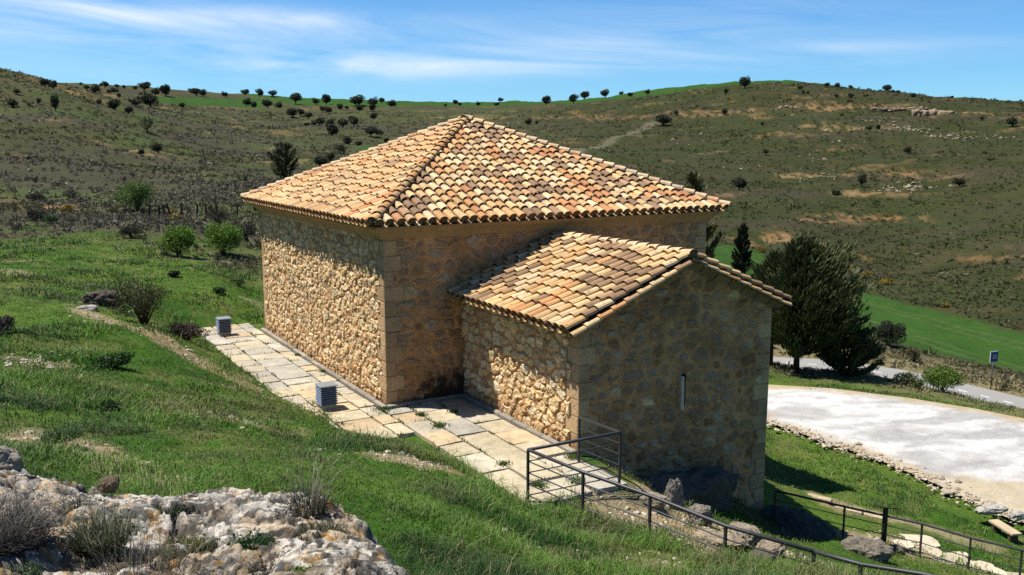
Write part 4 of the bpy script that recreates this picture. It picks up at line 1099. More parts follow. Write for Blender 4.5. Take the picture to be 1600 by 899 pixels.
def oak(u, v, w, label, stretch=1.0, i=None):
    global oak_count
    x, y, z = hit(u, v); z = float(height(x, y))
    s = w / FOC * math.hypot(y, EYE - z) * 1.12
    tm, cm = OAKS[oak_count % 7 if i is None else i]; oak_count += 1
    root = link('holm_oak', None, loc=(x, y, z - .05 * s), rotz=random.random() * 6.28, label=label, category='oak', group='dark holm oaks dotted over the hills')
    root.scale = (s * random.uniform(.85, 1.18), s * random.uniform(.85, 1.18), s * stretch * random.uniform(.82, 1.15))
    link('trunk', tm, root); link('crown', cm, root)
ORD = ['leftmost', 'second', 'third', 'fourth', 'fifth', 'sixth', 'seventh', 'eighth', 'ninth', 'tenth', 'eleventh', 'twelfth', 'thirteenth', 'fourteenth', 'fifteenth', 'sixteenth', 'seventeenth', 'eighteenth', 'nineteenth', 'twentieth']
def oak_row(where, trees):
    trees = sorted(trees)
    for i, t in enumerate(trees):
        o = ORD[i] + (' from the left' if i else '')
        sz = 'tiny' if t[2] < 7 else 'small' if t[2] < 12 else 'rounded' if t[2] < 18 else 'broad'
        lb = f'{sz} oak, {o} of those {where}' if i < len(trees) - 1 or len(trees) < 2 else f'{sz} oak, rightmost of those {where}'
        oak(t[0], t[1], t[2], lb, t[3] if len(t) > 3 else 1.0)
oak_row('on the far left skyline', [(70, 135, 17), (82, 137, 16), (127, 134, 6), (158, 135, 6), (165, 138, 12), (183, 136, 8), (193, 137, 7), (211, 139, 7), (226, 142, 18), (243, 149, 14), (259, 149, 18)])
oak_row('beside the far left orange soil', [(136, 144, 10), (152, 152, 19), (154, 161, 10), (171, 147, 8), (180, 144, 13), (186, 153, 9), (120, 141, 6)])
oak_row('in the gully below orange soil', [(178, 168, 23), (201, 180, 15), (213, 173, 14), (235, 173, 27, .95), (203, 160, 8), (218, 159, 9)])
oak_row('around the left green crop strip', [(285, 168, 10), (299, 147, 10), (307, 151, 16), (319, 153, 13), (352, 153, 10), (383, 146, 11, 1.25), (385, 168, 13), (397, 168, 13), (406, 145, 14), (426, 151, 14), (418, 170, 15), (435, 170, 12)])
oak_row('along the skyline left of the roof', [(462, 162, 18), (494, 165, 13), (510, 161, 16), (531, 170, 11), (561, 166, 23, 1.1), (582, 167, 18), (596, 162, 10), (611, 169, 15), (542, 170, 8)])
oak_row('just below the skyline left of the roof', [(503, 174, 10), (514, 175, 13), (562, 177, 13), (582, 174, 12), (584, 185, 14), (457, 185, 17), (470, 184, 15), (482, 187, 13), (553, 199, 19, 1.15)])
oak_row('down the gully left of the roof', [(479, 198, 9), (489, 198, 9), (500, 200, 15), (515, 199, 14), (519, 213, 22), (536, 204, 20), (543, 227, 18), (580, 217, 21), (594, 215, 13), (604, 222, 10), (517, 254, 15), (500, 264, 22), (560, 231, 12)])
oak_row('on the skyline above the roof apex', [(696, 168, 6), (712, 161, 9), (718, 165, 6), (747, 166, 9), (776, 165, 9), (783, 160, 9), (854, 165, 17), (896, 162, 17), (913, 157, 17), (946, 154, 16), (970, 150, 8), (985, 151, 8), (1011, 147, 9)])
oak_row('on the crest of the right hill', [(1134, 149, 9), (1163, 140, 18), (1250, 143, 8), (1255, 147, 5), (1262, 147, 6), (1292, 136, 10), (1308, 138, 11), (1329, 139, 9), (1358, 140, 5), (1375, 142, 5), (1385, 143, 12), (1394, 143, 6), (1403, 143, 6), (1306, 152, 7), (1330, 152, 10), (1427, 151, 10), (1487, 154, 5)])
oak_row('scattered across the right hill face', [(827, 193, 14), (838, 192, 6), (1036, 195, 25, .9), (1057, 182, 8), (1132, 181, 11), (1155, 302, 29, .95), (1195, 247, 10), (1191, 195, 6), (1418, 237, 13), (1346, 293, 15, 1.4), (1499, 292, 20), (1535, 187, 8), (1581, 199, 21), (1357, 206, 9), (1372, 205, 10), (1307, 312, 14)])
oak_row('on the left hill face', [(26, 152, 10), (21, 167, 15), (60, 159, 9), (86, 171, 14, 1.9), (221, 247, 10, 1.3), (247, 243, 18, 1.1)])

def bush(name, uv, w, h, label, cat, n, leaf, tones, seed, y0=8.0, nl=12, shell=.5, up=.3, stems=6, barkc=(.09, .07, .05), squash=1.0, z=None, core=True):
    g = np.random.default_rng(seed)
    x, y, zz = hit(uv[0], uv[1], y0=y0) if z is None else at_z(uv[0], uv[1], z)
    zz = float(height(x, y)) - .05
    dist = math.hypot(y, EYE - zz); W = w / FOC * dist; H = h / FOC * dist
    lobes = []
    for k in range(nl):
        a = g.random() * 6.28; q = math.sqrt(g.random()) * .33 * W
        lobes.append((math.cos(a) * q, math.sin(a) * q, H * g.uniform(.35, .78), W * g.uniform(.12, .24), W * g.uniform(.12, .24), H * g.uniform(.14, .25)))
    if core: lobes.append((0, 0, H * .5, W * .36, W * .36, H * .34))
    V, F, C = cloud(g, lobes, n, leaf, tones, up, shell)
    root = link(name, None, loc=(x, y, zz), label=label, category=cat)
    limbs = []
    for k in range(stems):
        a = g.random() * 6.28; q = W * g.uniform(.1, .4)
        limbs.append(([(math.cos(a) * .04, math.sin(a) * .04, -.05), (math.cos(a) * q * .5, math.sin(a) * q * .5, H * .4), (math.cos(a) * q, math.sin(a) * q, H * g.uniform(.6, 1.0))], .012 * W + .008, .004))
    link('stem', limb_mesh('stem', limbs, barkc), root)
    link('foliage', make_mesh('foliage', V, F, C, False, M_LEAF), root)
    return root
GREEN = ((.07, .16, .016), (.22, .34, .04))
bush('shrub', (280, 401), 62, 55, 'round bright green shrub standing on the lawn left of its twin', 'shrub', 9000, .075, GREEN, 1, y0=20)
bush('shrub', (352, 400), 70, 60, 'wide bright green shrub close to the left chapel wall', 'shrub', 10000, .075, GREEN, 2, y0=20)
bush('shrub', (214, 333), 74, 52, 'large green shrub on the hillside above the two lawn shrubs', 'shrub', 9000, .09, ((.06, .12, .02), (.16, .25, .045)), 3, y0=20)
bush('shrub', (225, 505), 100, 70, 'twiggy olive shrub beside the worn trail at left', 'shrub', 3000, .055, ((.035, .045, .014), (.09, .105, .03)), 4, nl=16, shell=.3, stems=40, barkc=(.10, .075, .055), core=False)
bush('shrub', (292, 532), 66, 30, 'low purple brown heather clump at the edge of the paving', 'shrub', 3000, .05, ((.045, .030, .026), (.10, .07, .055)), 5, stems=30)
bush('shrub', (8, 525), 34, 32, 'grey brown heather clump in the grass at the left edge', 'shrub', 1400, .05, ((.05, .04, .04), (.10, .085, .075)), 6, stems=20)
bush('round_bush', (1388, 541), 54, 44, 'large clipped looking dark round bush below the wheat field', 'bush', 9000, .085, ((.018, .028, .012), (.050, .060, .028)), 7, z=-7.4, nl=16, up=.1)
bush('bush', (1428, 556), 26, 28, 'small olive bush just right of the dark round bush', 'bush', 1300, .09, ((.08, .085, .035), (.16, .155, .07)), 8, z=-7.0)
bush('bush', (1413, 606), 40, 26, 'sparse grey green bush left of the bright bush by the road', 'bush', 1800, .07, ((.09, .12, .045), (.18, .21, .085)), 9, z=-5.5, stems=14)
bush('bush', (1470, 617), 76, 46, 'bright yellow green bush between the parking lot and the road', 'bush', 7000, .075, ((.065, .13, .015), (.17, .25, .035)), 10, z=-5.6)
bush('bush', (1433, 612), 24, 20, 'small leafy bush against the left side of the bright bush', 'bush', 900, .08, ((.04, .08, .015), (.10, .15, .035)), 20, z=-5.5)
bush('shrub', (600, 241), 34, 16, 'bright green shrub at the bottom of the gully above the eave', 'shrub', 900, .3, ((.035, .085, .015), (.07, .13, .03)), 11, y0=60)
bush('shrub', (530, 243), 24, 18, 'brown olive shrub in the gully among the oaks', 'shrub', 700, .3, ((.06, .055, .03), (.11, .10, .05)), 12, y0=60)
bush('tree', (232, 209), 26, 27, 'pale yellow green young tree on the left hillside', 'tree', 700, .28, ((.09, .12, .04), (.17, .19, .07)), 13, y0=60, stems=5, core=False)
for i, (u, v, w, h, lb) in enumerate(((1327, 424, 22, 12, 'leftmost yellow flowering gorse at the top edge of the wheat field'), (1352, 437, 26, 13, 'brightest yellow flowering gorse at the top edge of the wheat field'), (1385, 447, 26, 12, 'third yellow gorse from the left along the wheat field edge'),
                                      (1478, 478, 14, 10, 'lone yellow gorse above the middle of the wheat field'), (1300, 415, 16, 10, 'small yellow gorse beside the top of the big conifer'), (1190, 400, 22, 12, 'yellow gorse behind the slim cypress'), (105, 331, 22, 12, 'yellow flowering gorse on the left hillside'), (275, 345, 26, 12, 'yellow orange gorse below the leaning fence posts'), (270, 334, 18, 9, 'small yellow gorse touching the old fence posts'))):
    bush('gorse', (u, v), w, h, lb, 'gorse', 450, .14, ((.16, .12, .02), (.36, .24, .02)), 30 + i, y0=40, stems=3)
for i, (u, v, w, h, lb) in enumerate(((340, 350, 46, 30, 'dark scrub bush behind the wide green shrub'), (385, 375, 40, 30, 'grey twiggy bush between the wide green shrub and the chapel wall'), (60, 345, 40, 20, 'dark heather clump on the left hillside under the gorse'), (80, 352, 26, 18, 'grey round heather clump at the grass edge on the left'),
                                      (110, 312, 30, 14, 'dark low scrub above the left gorse'), (55, 312, 34, 14, 'dark low scrub on the far left below the hill'), (208, 372, 44, 20, 'purple grey heather at the lawn edge'), (272, 431, 20, 12, 'small grey heather tuft on the lawn below the round shrub'), (343, 462, 26, 14, 'dark green herb clump on the lawn near the chapel'), (370, 445, 26, 10, 'low leafy green herb patch near the left chapel corner'),
                                      (175, 575, 66, 26, 'dark green grass hummock in the middle of the left slope'), (170, 640, 40, 16, 'low dark herb cushion on the left slope'), (400, 330, 30, 24, 'dark bush at the foot of the hillside conifer'))):
    hh = 'herb' in lb or 'grass' in lb
    bush('herb_clump' if hh else 'scrub_bush', (u, v), w, h, lb, 'plant' if hh else 'shrub', 1500 if w > 30 else 800, .08 if v < 460 else .06, ((.018, .055, .008), (.04, .10, .015)) if hh else ((.022, .026, .014), (.07, .065, .04)), 50 + i, stems=10)

# conifers
def conifer(name, base, H, rad, label, seed, n_br, plumes, tones, lean=0.0, asym=0.0, clear=.12, size=.3, trunks=((0, 0),), power=.8, rise=.7, cat='conifer'):
    g = np.random.default_rng(seed); x, y, z = base
    root = link(name, None, loc=(x, y, z - .1), label=label, category=cat)
    limbs = []; Vs = []; Fs = []; Cs = []; off = 0
    for tx, ty in trunks:
        limbs.append(([(tx, ty, -.1), (tx * .9, ty, H * .3), (tx * .6 + lean * .5, ty * .5, H * .65), (lean, 0, H * .97)], .028 * H * .9, .01 * H * .3))
    for b in range(n_br):
        tz = clear + (1 - clear) * (b + g.random()) / n_br
        a = g.random() * 6.28
        prof = (1 - tz) ** power * (0.55 + .45 * min(1, (tz - clear) * 6 + .3))
        L = rad * prof * g.uniform(.65, 1.12) * (1 + asym * math.cos(a)) + .12 * size
        o = np.array((lean * tz, 0, tz * H))
        d0 = np.array((math.cos(a), math.sin(a), rise * g.uniform(.2, .9) - .1))
        k = max(6, int(plumes * (L / rad + .15)))
        t = g.random(k) ** .55
        c = o + d0 * (t * L)[:, None] + np.array((0, 0, 1)) * (t ** 2 * L * .35)[:, None] + g.normal(0, .05 * rad + .01, (k, 3)) * (.25 + .75 * t)[:, None]
        d = unit(d0 * .9 + np.array((0, 0, .9)) + g.normal(0, .18, 3) + g.normal(0, .22, (k, 3))); w = unit(np.cross(d, g.normal(size=(k, 3))))
        l = size * g.uniform(.6, 1.5, k)
        V, F = leaf_quads(c, d, w, l, l * .26)
        tone_ = np.clip(g.random() * .45 + .35 * t + g.random(k) * .25 - .1, 0, 1)  # colour lightens along each branch, painting lit tips and a shaded interior
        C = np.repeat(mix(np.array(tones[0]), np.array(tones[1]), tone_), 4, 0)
        Vs.append(V); Fs.append(F + off); Cs.append(C); off += len(V)
        if b % 3 == 0 and L > .5: limbs.append(([tuple(o), tuple(o + d0 * L * .5), tuple(o + d0 * L * .9)], .02 + .01 * L, .008))
    link('trunk', limb_mesh('trunk', limbs, (.075, .055, .042)), root)
    link('crown', make_mesh('crown', np.concatenate(Vs), np.concatenate(Fs), np.concatenate(Cs), False, M_NEEDLE), root)
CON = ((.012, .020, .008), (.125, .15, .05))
b0 = at_z(1245, 586, -5.25)
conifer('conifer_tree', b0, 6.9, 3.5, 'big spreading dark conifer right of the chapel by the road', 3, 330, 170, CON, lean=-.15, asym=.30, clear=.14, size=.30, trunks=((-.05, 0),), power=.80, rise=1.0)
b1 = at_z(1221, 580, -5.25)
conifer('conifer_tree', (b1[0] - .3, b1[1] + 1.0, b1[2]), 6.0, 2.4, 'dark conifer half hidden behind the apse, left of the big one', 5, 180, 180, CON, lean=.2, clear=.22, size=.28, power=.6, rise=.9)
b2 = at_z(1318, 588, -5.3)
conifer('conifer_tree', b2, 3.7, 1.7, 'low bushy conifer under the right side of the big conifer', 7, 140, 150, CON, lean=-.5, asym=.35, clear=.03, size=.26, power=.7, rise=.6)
x, y = at_y(1158, 436, 62)[:2]
conifer('cypress', at_y(1158, 440, 62), 4.0, .7, 'slim dark cypress between the chapel corner and the big conifer', 9, 110, 60, ((.012, .020, .010), (.035, .05, .022)), clear=.02, size=.26, power=.45, rise=1.8)
w = at_y(1092, 420, 58)
conifer('conifer_tree', (w[0] - .5, w[1], w[2] - 1.0), 7.2, 2.4, 'olive conifer rising behind the right corner of the main roof', 11, 110, 90, ((.03, .035, .012), (.12, .105, .03)), clear=.1, size=.34, power=.7, rise=.8)
w = hit(447, 285, y0=40)
conifer('conifer_tree', w, 3.6, 1.75, 'open crowned olive conifer on the hillside left of the main roof', 13, 60, 60, ((.018, .026, .010), (.07, .085, .03)), clear=.08, size=.30, power=.5, rise=1.0)

# old wire fence on the left hillside
posts = [(233, 347, 14, 0.1), (249, 337, 11, 0), (257, 340, 15, -.05), (268, 342, 16, -.35), (284, 336, 16, 0), (308, 334, 15, .05), (322, 331, 15, 0), (330, 331, 14, 0), (338, 331, 14, 0), (370, 336, 12, .1)]
x0, y0_, z0 = hit(300, 336, y0=30)
root = link('wire_fence', None, loc=(x0, y0_, z0), category='fence', label='old wire fence of dark leaning wooden posts on the left hillside')
tops = []
for u, v, hpx, ln in posts:
    x, y, z = at_y(u, v, y0_ - 3 + (u - 233) * .03); z = float(height(x, y)); hh = max(.8, hpx / FOC * y)
    mb = MB(); mb.tube([(x - x0, y - y0_, z - z0 - .2), (x - x0 + ln * hh, y - y0_, z - z0 + hh)], [.075, .06], (.055, .045, .035), 6); mb.build('post', M_BARK, root)
    tops.append((x - x0 + ln * hh * .9, y - y0_, z - z0 + hh * .85))
mb = MB(); mb.tube(tops, .008, (.2, .2, .2), 4); mb.tube([(a, b, c - .35) for a, b, c in tops], .008, (.2, .2, .2), 4); mb.build('wire', M_METAL, root)

# blades
def blades(base, h, w, yaw, lean, bend, C):
    n = len(base); dx, dy = np.cos(yaw), np.sin(yaw)
    side = np.c_[-dy, dx, np.zeros(n)]; dirv = np.c_[dx, dy, np.zeros(n)]
    mid = base + dirv * (lean * h * .5)[:, None] + np.c_[np.zeros((n, 2)), h * .58]
    tip = base + dirv * ((lean + bend) * h)[:, None] + np.c_[np.zeros((n, 2)), h * np.clip(1 - bend * .4, .3, 1)]
    s1 = side * (w / 2)[:, None]; s2 = side * (w * .36)[:, None]
    V = np.stack([base - s1, base + s1, mid + s2, mid - s2, tip], 1).reshape(-1, 3)
    i = np.arange(n)[:, None] * 5
    return V, [i + np.array([[0, 1, 2, 3]]), i + np.array([[3, 2, 4]])], np.repeat(C, 5, 0)

def grass():
    n = 170000
    th = R(1) * rng.uniform(-46, 44, n); r = np.exp(rng.uniform(math.log(3.6), math.log(66), n))
    x, y = r * np.sin(th), r * np.cos(th)
    k = masks(x, y)
    keep = rng.random(n) < (k['lush'] * (1 - .8 * k['soil']) * .97 + .10)
    p, q = to_pq(x, y)
    keep &= ~((p > -.25) & (p < NW + .2) & (q > -.2) & (q < NL + .2)) & ~((p > AP0 - .3) & (p < AP1 + .2) & (q > AQ0 - .2) & (q < 0))
    near = y < 60
    keep &= poly_sd(x, y, PAVE) > -.05 + .5 * (fbm(x / .5, y / .5, 3, 33) - .5)
    keep &= poly_sd(x, y, LOT) > .25 - 1.6 * sst(.52, .7, fbm(x / .8, y / .8, 3, 219))
    keep &= line_d(x, y, ROAD) > 2.6
    keep &= k['field'] < .5
    x, y, r = x[keep], y[keep], r[keep]; kk = {a: b[keep] for a, b in k.items()}
    z = height(x, y)
    n4, n1 = fbm(x / 3.2, y / 3.2, 3, 201), fbm(x / .8, y / .8, 3, 203)
    tall = .038 + .11 * sst(.42, .68, fbm(x / 1.9, y / 1.9, 3, 207)) * (.5 + n1)
    lawn = (x > 5) | (y > 26)
    tall = np.where(x > 5.5, tall * .55, tall)
    dark = sst(.54, .66, fbm(x / 2.4, y / 1.6, 3, 211))
    c = mix((.082, .19, .020), (.15, .255, .038), n1)
    c = mix(c, (.026, .085, .012), .85 * dark)
    c = mix(c, (.17, .165, .055), .6 * sst(.56, .68, fbm(x / 1.9, y / 1.9, 5, 213, .6)))
    c = mix(c, (.115, .10, .070), .5 * sst(.58, .70, fbm(x / 1.2, y / 1.2, 4, 217)))
    c = mix(c, (.060, .105, .035), .6 * sst(.5, .7, n4))
    c = mix(c, (.20, .175, .09), np.clip(kk['road'] * .9 + (1 - kk['lush']) * .35, 0, 1) * .8)
    m = 5; B = len(x)
    base = np.repeat(np.c_[x, y, z], m, 0); N = B * m; rr_ = np.repeat(r, m)
    spread = np.repeat(.035 + r * .0022, m)
    base[:, :2] += rng.normal(0, 1, (N, 2)) * spread[:, None]
    base[:, 2] -= .012
    h = np.repeat(tall, m) * np.exp(rng.normal(0, .35, N)) * (1 + np.clip(rr_ - 20, 0, 40) * .012)
    w = np.maximum(.0045, rr_ * .00085) * rng.uniform(.7, 1.3, N)
    cc = np.repeat(c * np.exp(rng.normal(0, .22, (B, 1))), m, 0) * rng.uniform(.65, 1.4, (N, 1))
    straw = rng.random(N) < .05
    cc[straw] = np.array((.34, .29, .15)) * rng.uniform(.7, 1.1, (straw.sum(), 1)); h[straw] *= 1.35
    V, F, C = blades(base, h, w, rng.random(N) * 6.28, rng.uniform(.05, .6, N), rng.uniform(0, .7, N), cc)
    link('grass', make_mesh('grass', V, F, C, False, M_GRASS), kind='stuff', label='green spring grass with straw tufts over the slopes', category='grass')
    # weeds in the paving joints
    P = []
    for (a, b) in JOINTS:
        kq = rng.integers(0, 26) if rng.random() < .62 else 0
        if kq == 0: continue
        t = np.clip(rng.normal(rng.random(), .22, kq), 0, 1)
        P.append(np.c_[a[0] + (b[0] - a[0]) * t, a[1] + (b[1] - a[1]) * t])
    for (p_, q_, s_, n_) in ((-.12, -.1, .16, 220), (.46, -1.0, .06, 160), (.46, -2.0, .10, 240), (1.22, -1.2, .06, 100), (.46, -4.9, .06, 120), (1.95, -5.3, .12, 300), (1.22, -6.4, .10, 180), (-.2, 4.2, .06, 90), (-.2, 6.5, .06, 90), (.46, -6.2, .09, 180), (-1.4, 1.2, .15, 140)):
        P.append(np.c_[rng.normal(p_, s_, n_), rng.normal(q_, s_, n_)])
    P = np.concatenate(P); N = len(P)
    w2 = N0[None] + P[:, :1] * AP[None] + P[:, 1:] * AQ[None] + rng.normal(0, .015, (N, 2))
    okk = (to_pq(w2[:, 0], w2[:, 1])[0] < AP0 - .12); w2 = w2[okk]; N = len(w2)
    cc = mix((.035, .09, .012), (.10, .15, .03), rng.random(N)) * rng.uniform(.8, 1.2, (N, 1))
    V, F, C = blades(np.c_[w2, np.full(N, -.02)], rng.uniform(.03, .10, N), rng.uniform(.012, .024, N), rng.random(N) * 6.28, rng.uniform(.1, .9, N), rng.uniform(0, .8, N), cc)
    link('joint_weeds', make_mesh('joint_weeds', V, F, C, False, M_GRASS), kind='stuff', label='grass and weeds growing in the joints of the paving', category='weeds')
grass()

def scrub():
    n = 125000
    th = R(1) * rng.uniform(-41, 41, n); r = np.exp(rng.uniform(math.log(38), math.log(430), n))
    x, y = r * np.sin(th), r * np.cos(th)
    k = masks(x, y)
    dens = .25 + .75 * sst(.35, .65, fbm(x / 12, y / 8, 4, 301))
    keep = (rng.random(n) < dens * (1 - k['lush']) * (1 - .75 * k['orange'] / .6) * (1 - k['track'])) & (k['field'] < .2)
    keep &= (line_d(x, y, ROAD) > 2.3) | (y > 90)
    keep &= poly_sd(x, y, LOT) > 3
    x, y, r = x[keep], y[keep], r[keep]; k = {a: b[keep] for a, b in k.items()}
    z = height(x, y); n = len(x)
    right = sst(-.06, .12, x / y)
    c = mix(mix((.080, .084, .034), (.145, .13, .066), rng.random(n)), mix((.060, .074, .022), (.105, .106, .038), rng.random(n)), right)
    dk = sst(.42, .58, fbm(x / 26, y / 13, 4, 61)) * (1 - right)
    c = mix(c, (.14, .115, .09), .7 * dk)
    pale = rng.random(n) < .04; c[pale] = np.array((.17, .15, .08)) * rng.uniform(.7, 1.1, (pale.sum(), 1))
    c = mix(c, (.27, .22, .12), np.clip(k['road'] * 1.2, 0, 1) * (rng.random(n) < .7))
    rho = np.exp(rng.normal(0, .4, n)) * (.12 + r * .0008)
    m = 10; N = n * m
    u = unit(rng.normal(size=(N, 3))); u[:, 2] = np.abs(u[:, 2]) * .75
    ce = np.repeat(np.c_[x, y, z], m, 0) + u * np.repeat(rho, m)[:, None] * rng.uniform(.3, 1, (N, 1))
    d = unit(u + rng.normal(0, .6, (N, 3)) + (0, 0, .3)); w = unit(np.cross(d, rng.normal(size=(N, 3))))
    l = np.repeat(rho, m) * rng.uniform(.7, 1.5, N)
    V, F = leaf_quads(ce, d, w, l, l * .3)
    link('hillside_scrub', make_mesh('hillside_scrub', V, F, np.repeat(np.repeat(c, m, 0) * rng.uniform(.75, 1.25, (N, 1)), 4, 0), False, M_LEAF), kind='stuff', label='low grey green scrub covering the hillsides', category='scrub')
scrub()

def spiky(name, xyz, n, rad, h, tones, label, seed, cat='plant', w=.004, lean=(.2, 1.2), straw=0.0, sh=1.6):
    g = np.random.default_rng(seed); a = g.random(n) * 6.28; q = np.sqrt(g.random(n)) * rad * .45
    base = np.c_[np.cos(a) * q, np.sin(a) * q, np.full(n, -.03)]
    hh = h * g.uniform(.45, 1.1, n); ln = g.uniform(lean[0], lean[1], n)
    C = mix(np.array(tones[0]), np.array(tones[1]), g.random(n))
    s = g.random(n) < straw; C[s] = np.array((.36, .32, .22)) * g.uniform(.6, 1.2, (s.sum(), 1)); hh[s] *= sh; ln[s] *= .55
    V, F, C = blades(base, hh / np.sqrt(1 + ln ** 2) * 1.1, g.uniform(.7, 1.4, n) * w, a + g.normal(0, .7, n), ln, g.uniform(0, .4, n), C)
    # short leaves along the stems
    m = n * 2; st = g.integers(0, n, m); t = g.random(m)[:, None]
    V3 = V.reshape(n, 5, 3); c = V3[st, 0] * (1 - t) + V3[st, 4] * t
    d = unit(g.normal(size=(m, 3)) + (0, 0, .5)); w3 = unit(np.cross(d, g.normal(size=(m, 3))))
    l = g.uniform(.6, 1.3, m) * w * 5
    V2, F2 = leaf_quads(c, d, w3, l, l * .3); C2 = np.repeat(mix(np.array(tones[0]), np.array(tones[1]), g.random(m)), 4, 0)
    me = make_mesh(name, np.r_[V, V2], [F[0], F[1], F2 + len(V)], np.r_[C, C2], False, M_GRASS)
    link(name, me, loc=xyz, label=label, category=cat)
GREY = ((.045, .042, .040), (.16, .14, .12)); OLV = ((.035, .05, .02), (.10, .12, .055))
spiky('dry_grass_tuft', on_rock(483, 804), 360, .22, .19, ((.030, .032, .022), (.10, .09, .06)), 'tuft with long dry stalks growing on the crest of the outcrop', 1, 'grass tuft', .0042, (.1, 1.1), .16, 2.4)
spiky('woody_shrub', on_rock(-12, 850), 1300, .42, .26, GREY, 'big grey leafless woody shrub at the far left of the outcrop', 2, 'shrub', .0045, (.3, 2.2), .03, 1.2)
spiky('woody_shrub', on_rock(40, 846), 300, .22, .16, GREY, 'grey twiggy shrub just right of the big leafless one', 21, 'shrub', .004, (.2, 1.5), .06, 1.3)
spiky('herb_shrub', on_rock(160, 856), 800, .27, .19, OLV, 'olive green leafy shrub on the left part of the outcrop', 3, 'shrub', .0045, (.2, 1.4), .05, 1.6)
spiky('herb_shrub', on_rock(120, 798), 350, .24, .10, ((.05, .055, .035), (.12, .12, .08)), 'grey green low shrub behind the olive one on the outcrop', 4, 'shrub', .004, (.3, 1.5), .1)
spiky('herb_clump', on_rock(265, 798), 300, .20, .07, ((.03, .055, .018), (.08, .11, .04)), 'small green herb in a crack in the middle of the outcrop', 5, 'plant', .004, (.3, 1.6))
spiky('herb_clump', on_rock(395, 858), 420, .13, .10, ((.018, .05, .012), (.05, .10, .025)), 'dark green leafy herb on the middle right of the outcrop', 6, 'plant', .007, (.2, 1.5))
spiky('sedum_cushion', on_rock(474, 897), 700, .15, .045, ((.07, .13, .012), (.19, .27, .03)), 'bright yellow green cushion plant at the bottom of the outcrop', 7, 'plant', .006, (.1, .8))
spiky('herb_clump', on_rock(290, 862), 380, .30, .06, ((.05, .075, .015), (.16, .15, .03)), 'low herb with tiny yellow flowers in the outcrop centre', 8, 'plant', .005, (.3, 1.5))
spiky('herb_clump', on_rock(505, 836), 420, .30, .07, ((.035, .05, .02), (.11, .11, .05)), 'grey green herb strip below the crest of the outcrop', 9, 'plant', .004, (.3, 1.5))
spiky('herb_clump', on_rock(425, 892), 300, .20, .07, ((.06, .05, .04), (.13, .10, .08)), 'brown dead herb left of the bright cushion plant', 10, 'plant', .004, (.3, 1.5))
spiky('herb_clump', on_rock(20, 897), 300, .22, .06, ((.03, .065, .02), (.07, .12, .05)), 'green herb mat in the bottom left corner of the outcrop', 12, 'plant', .006, (.3, 1.5))
spiky('dry_grass_tuft', on_rock(215, 898), 180, .40, .22, ((.08, .07, .055), (.2, .17, .13)), 'thin grey dead stalks at the bottom left of the outcrop', 11, 'grass tuft', .0026, (.1, .9), .3)
spiky('dry_grass_tuft', on_rock(285, 899), 160, .34, .16, ((.08, .07, .055), (.2, .17, .13)), 'thin grey dead stalks at the bottom edge below the yellow flowered herb', 13, 'grass tuft', .0026, (.1, .9), .3)
x, y, z = hit(20, 690, y0=5); spiky('herb_clump', (x + .5, y + .2, z), 500, .5, .14, ((.02, .06, .012), (.05, .11, .025)), 'dark green herb clump behind the knobbly boulder at left', 14, 'plant', .007, (.3, 1.3))

# ------------------------------------------------------------------ sky, sun, camera
EL = R(65); AZ = math.atan2(-.994, .11)        # towards the sun: almost straight left
world = bpy.data.worlds.new('World'); scene.world = world; world.use_nodes = True
nt = world.node_tree; N = nt.nodes; L = nt.links
bg = N['Background']; sky = N.new('ShaderNodeTexSky'); sky.sky_type = 'NISHITA'; sky.sun_disc = False
sky.sun_elevation = EL; sky.sun_rotation = AZ; sky.altitude = 1000; sky.air_density = 1.0; sky.dust_density = 0.15; sky.ozone_density = 1.0
tc = N.new('ShaderNodeTexCoord'); sep = N.new('ShaderNodeSeparateXYZ'); L.new(tc.outputs['Generated'], sep.inputs[0])
def mth(op, a, b=None, c=None):
    m = N.new('ShaderNodeMath'); m.operation = op
    for i, q in enumerate((a, b, c)):
        if q is None: continue
        if isinstance(q, (int, float)): m.inputs[i].default_value = q
        else: L.new(q, m.inputs[i])
    return m.outputs[0]
az = mth('ARCTAN2', sep.outputs[0], sep.outputs[1]); el = sep.outputs[2]
comb = N.new('ShaderNodeCombineXYZ'); L.new(mth('MULTIPLY', az, 2.2), comb.inputs[0]); L.new(mth('MULTIPLY', mth('SUBTRACT', el, mth('MULTIPLY', az, -.06)), 17.0), comb.inputs[1])
nz = N.new('ShaderNodeTexNoise'); nz.inputs['Scale'].default_value = 1.5; nz.inputs['Detail'].default_value = 7; nz.inputs['Roughness'].default_value = .62; nz.inputs['Distortion'].default_value = .7
L.new(comb.outputs[0], nz.inputs['Vector'])
total = None
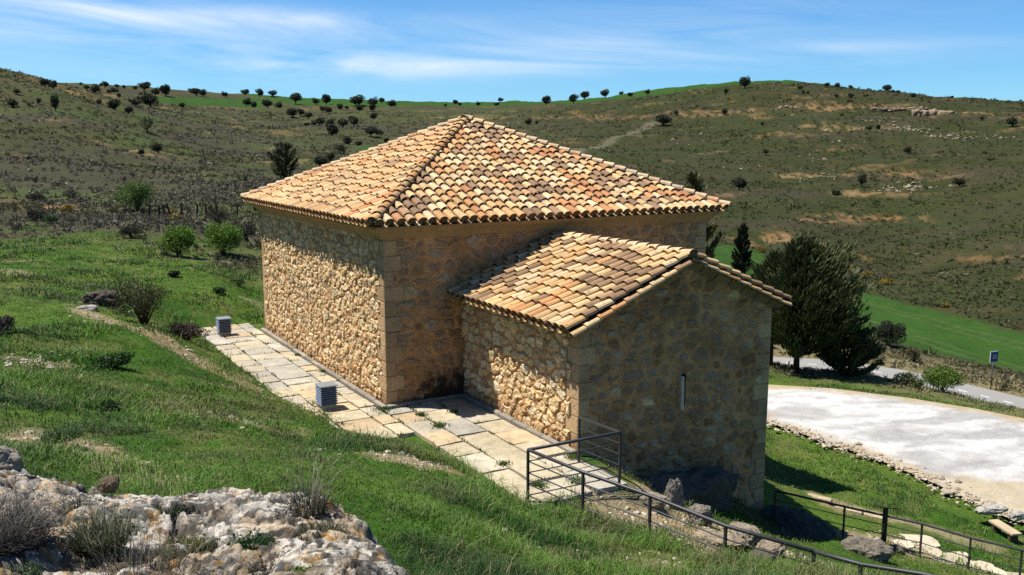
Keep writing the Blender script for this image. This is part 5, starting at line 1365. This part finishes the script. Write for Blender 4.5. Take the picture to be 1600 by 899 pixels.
for u, v, su, sv, slope, am in ((250, 22, 330, 18, -.02, 1.15), (30, 40, 260, 22, 0, .6), (770, 107, 200, 14, .02, .75), (330, 95, 420, 36, -.01, .35), (820, 75, 420, 30, .03, .4), (480, 100, 200, 16, 0, .5), (1300, 76, 240, 10, 0, .35), (1180, 100, 240, 10, 0, .35), (1050, 20, 300, 20, .02, .3), (1000, 60, 160, 14, .06, .45)):
    a, f, k = bearing(u, v); hl = math.sqrt(a * a + f * f + k * k); a0, e0 = math.atan2(a, f), k / hl
    da = mth('MULTIPLY', mth('SUBTRACT', az, a0), FOC / su)
    de = mth('MULTIPLY', mth('SUBTRACT', mth('SUBTRACT', el, e0), mth('MULTIPLY', mth('SUBTRACT', az, a0), slope)), FOC / sv)
    gs = mth('MULTIPLY', mth('POWER', 2.718, mth('MULTIPLY', mth('ADD', mth('MULTIPLY', da, da), mth('MULTIPLY', de, de)), -1.0)), am)
    total = gs if total is None else mth('ADD', total, gs)
mr = N.new('ShaderNodeMapRange'); mr.inputs[1].default_value = .36; mr.inputs[2].default_value = .78; L.new(nz.outputs['Fac'], mr.inputs[0])
fac = mth('MINIMUM', mth('MULTIPLY', mr.outputs[0], total), .9)
hs = N.new('ShaderNodeMix'); hs.data_type = 'RGBA'; hs.blend_type = 'MULTIPLY'; hs.inputs[0].default_value = 1.0; L.new(sky.outputs[0], hs.inputs[6]); hs.inputs[7].default_value = (.54, .97, 1.36, 1)
mx = N.new('ShaderNodeMix'); mx.data_type = 'RGBA'; L.new(fac, mx.inputs[0]); L.new(hs.outputs[2], mx.inputs[6]); mx.inputs[7].default_value = (8.8, 9.6, 10.4, 1)
L.new(mx.outputs[2], bg.inputs['Color']); bg.inputs['Strength'].default_value = .058

sun = bpy.data.lights.new('sun', 'SUN'); sun.energy = 5.0; sun.angle = R(.53); sun.color = (1.0, .95, .87)
so = bpy.data.objects.new('sun', sun); col.objects.link(so)
sd = Vector((-.994 * math.cos(EL), .11 * math.cos(EL), math.sin(EL)))
so.rotation_euler = sd.to_track_quat('Z', 'Y').to_euler(); so.location = (-30, 10, 60)
cam = bpy.data.cameras.new('camera'); cam.sensor_width = 36; cam.lens = FOC / 1600 * 36; cam.clip_end = 5000; cam.clip_start = .05
cobj = bpy.data.objects.new('camera', cam); col.objects.link(cobj); cobj.location = (0, 0, EYE); cobj.rotation_euler = (math.pi / 2 - PITCH, 0, 0)
scene.camera = cobj
vs = scene.view_settings; vs.view_transform = 'Standard'; vs.look = 'None'; vs.gamma = 1; vs.exposure = 0.86; vs.use_curve_mapping = False
scene.render.engine = 'CYCLES'; scene.cycles.max_bounces = 5; scene.cycles.diffuse_bounces = 3; scene.cycles.transmission_bounces = 3; scene.cycles.use_denoising = False
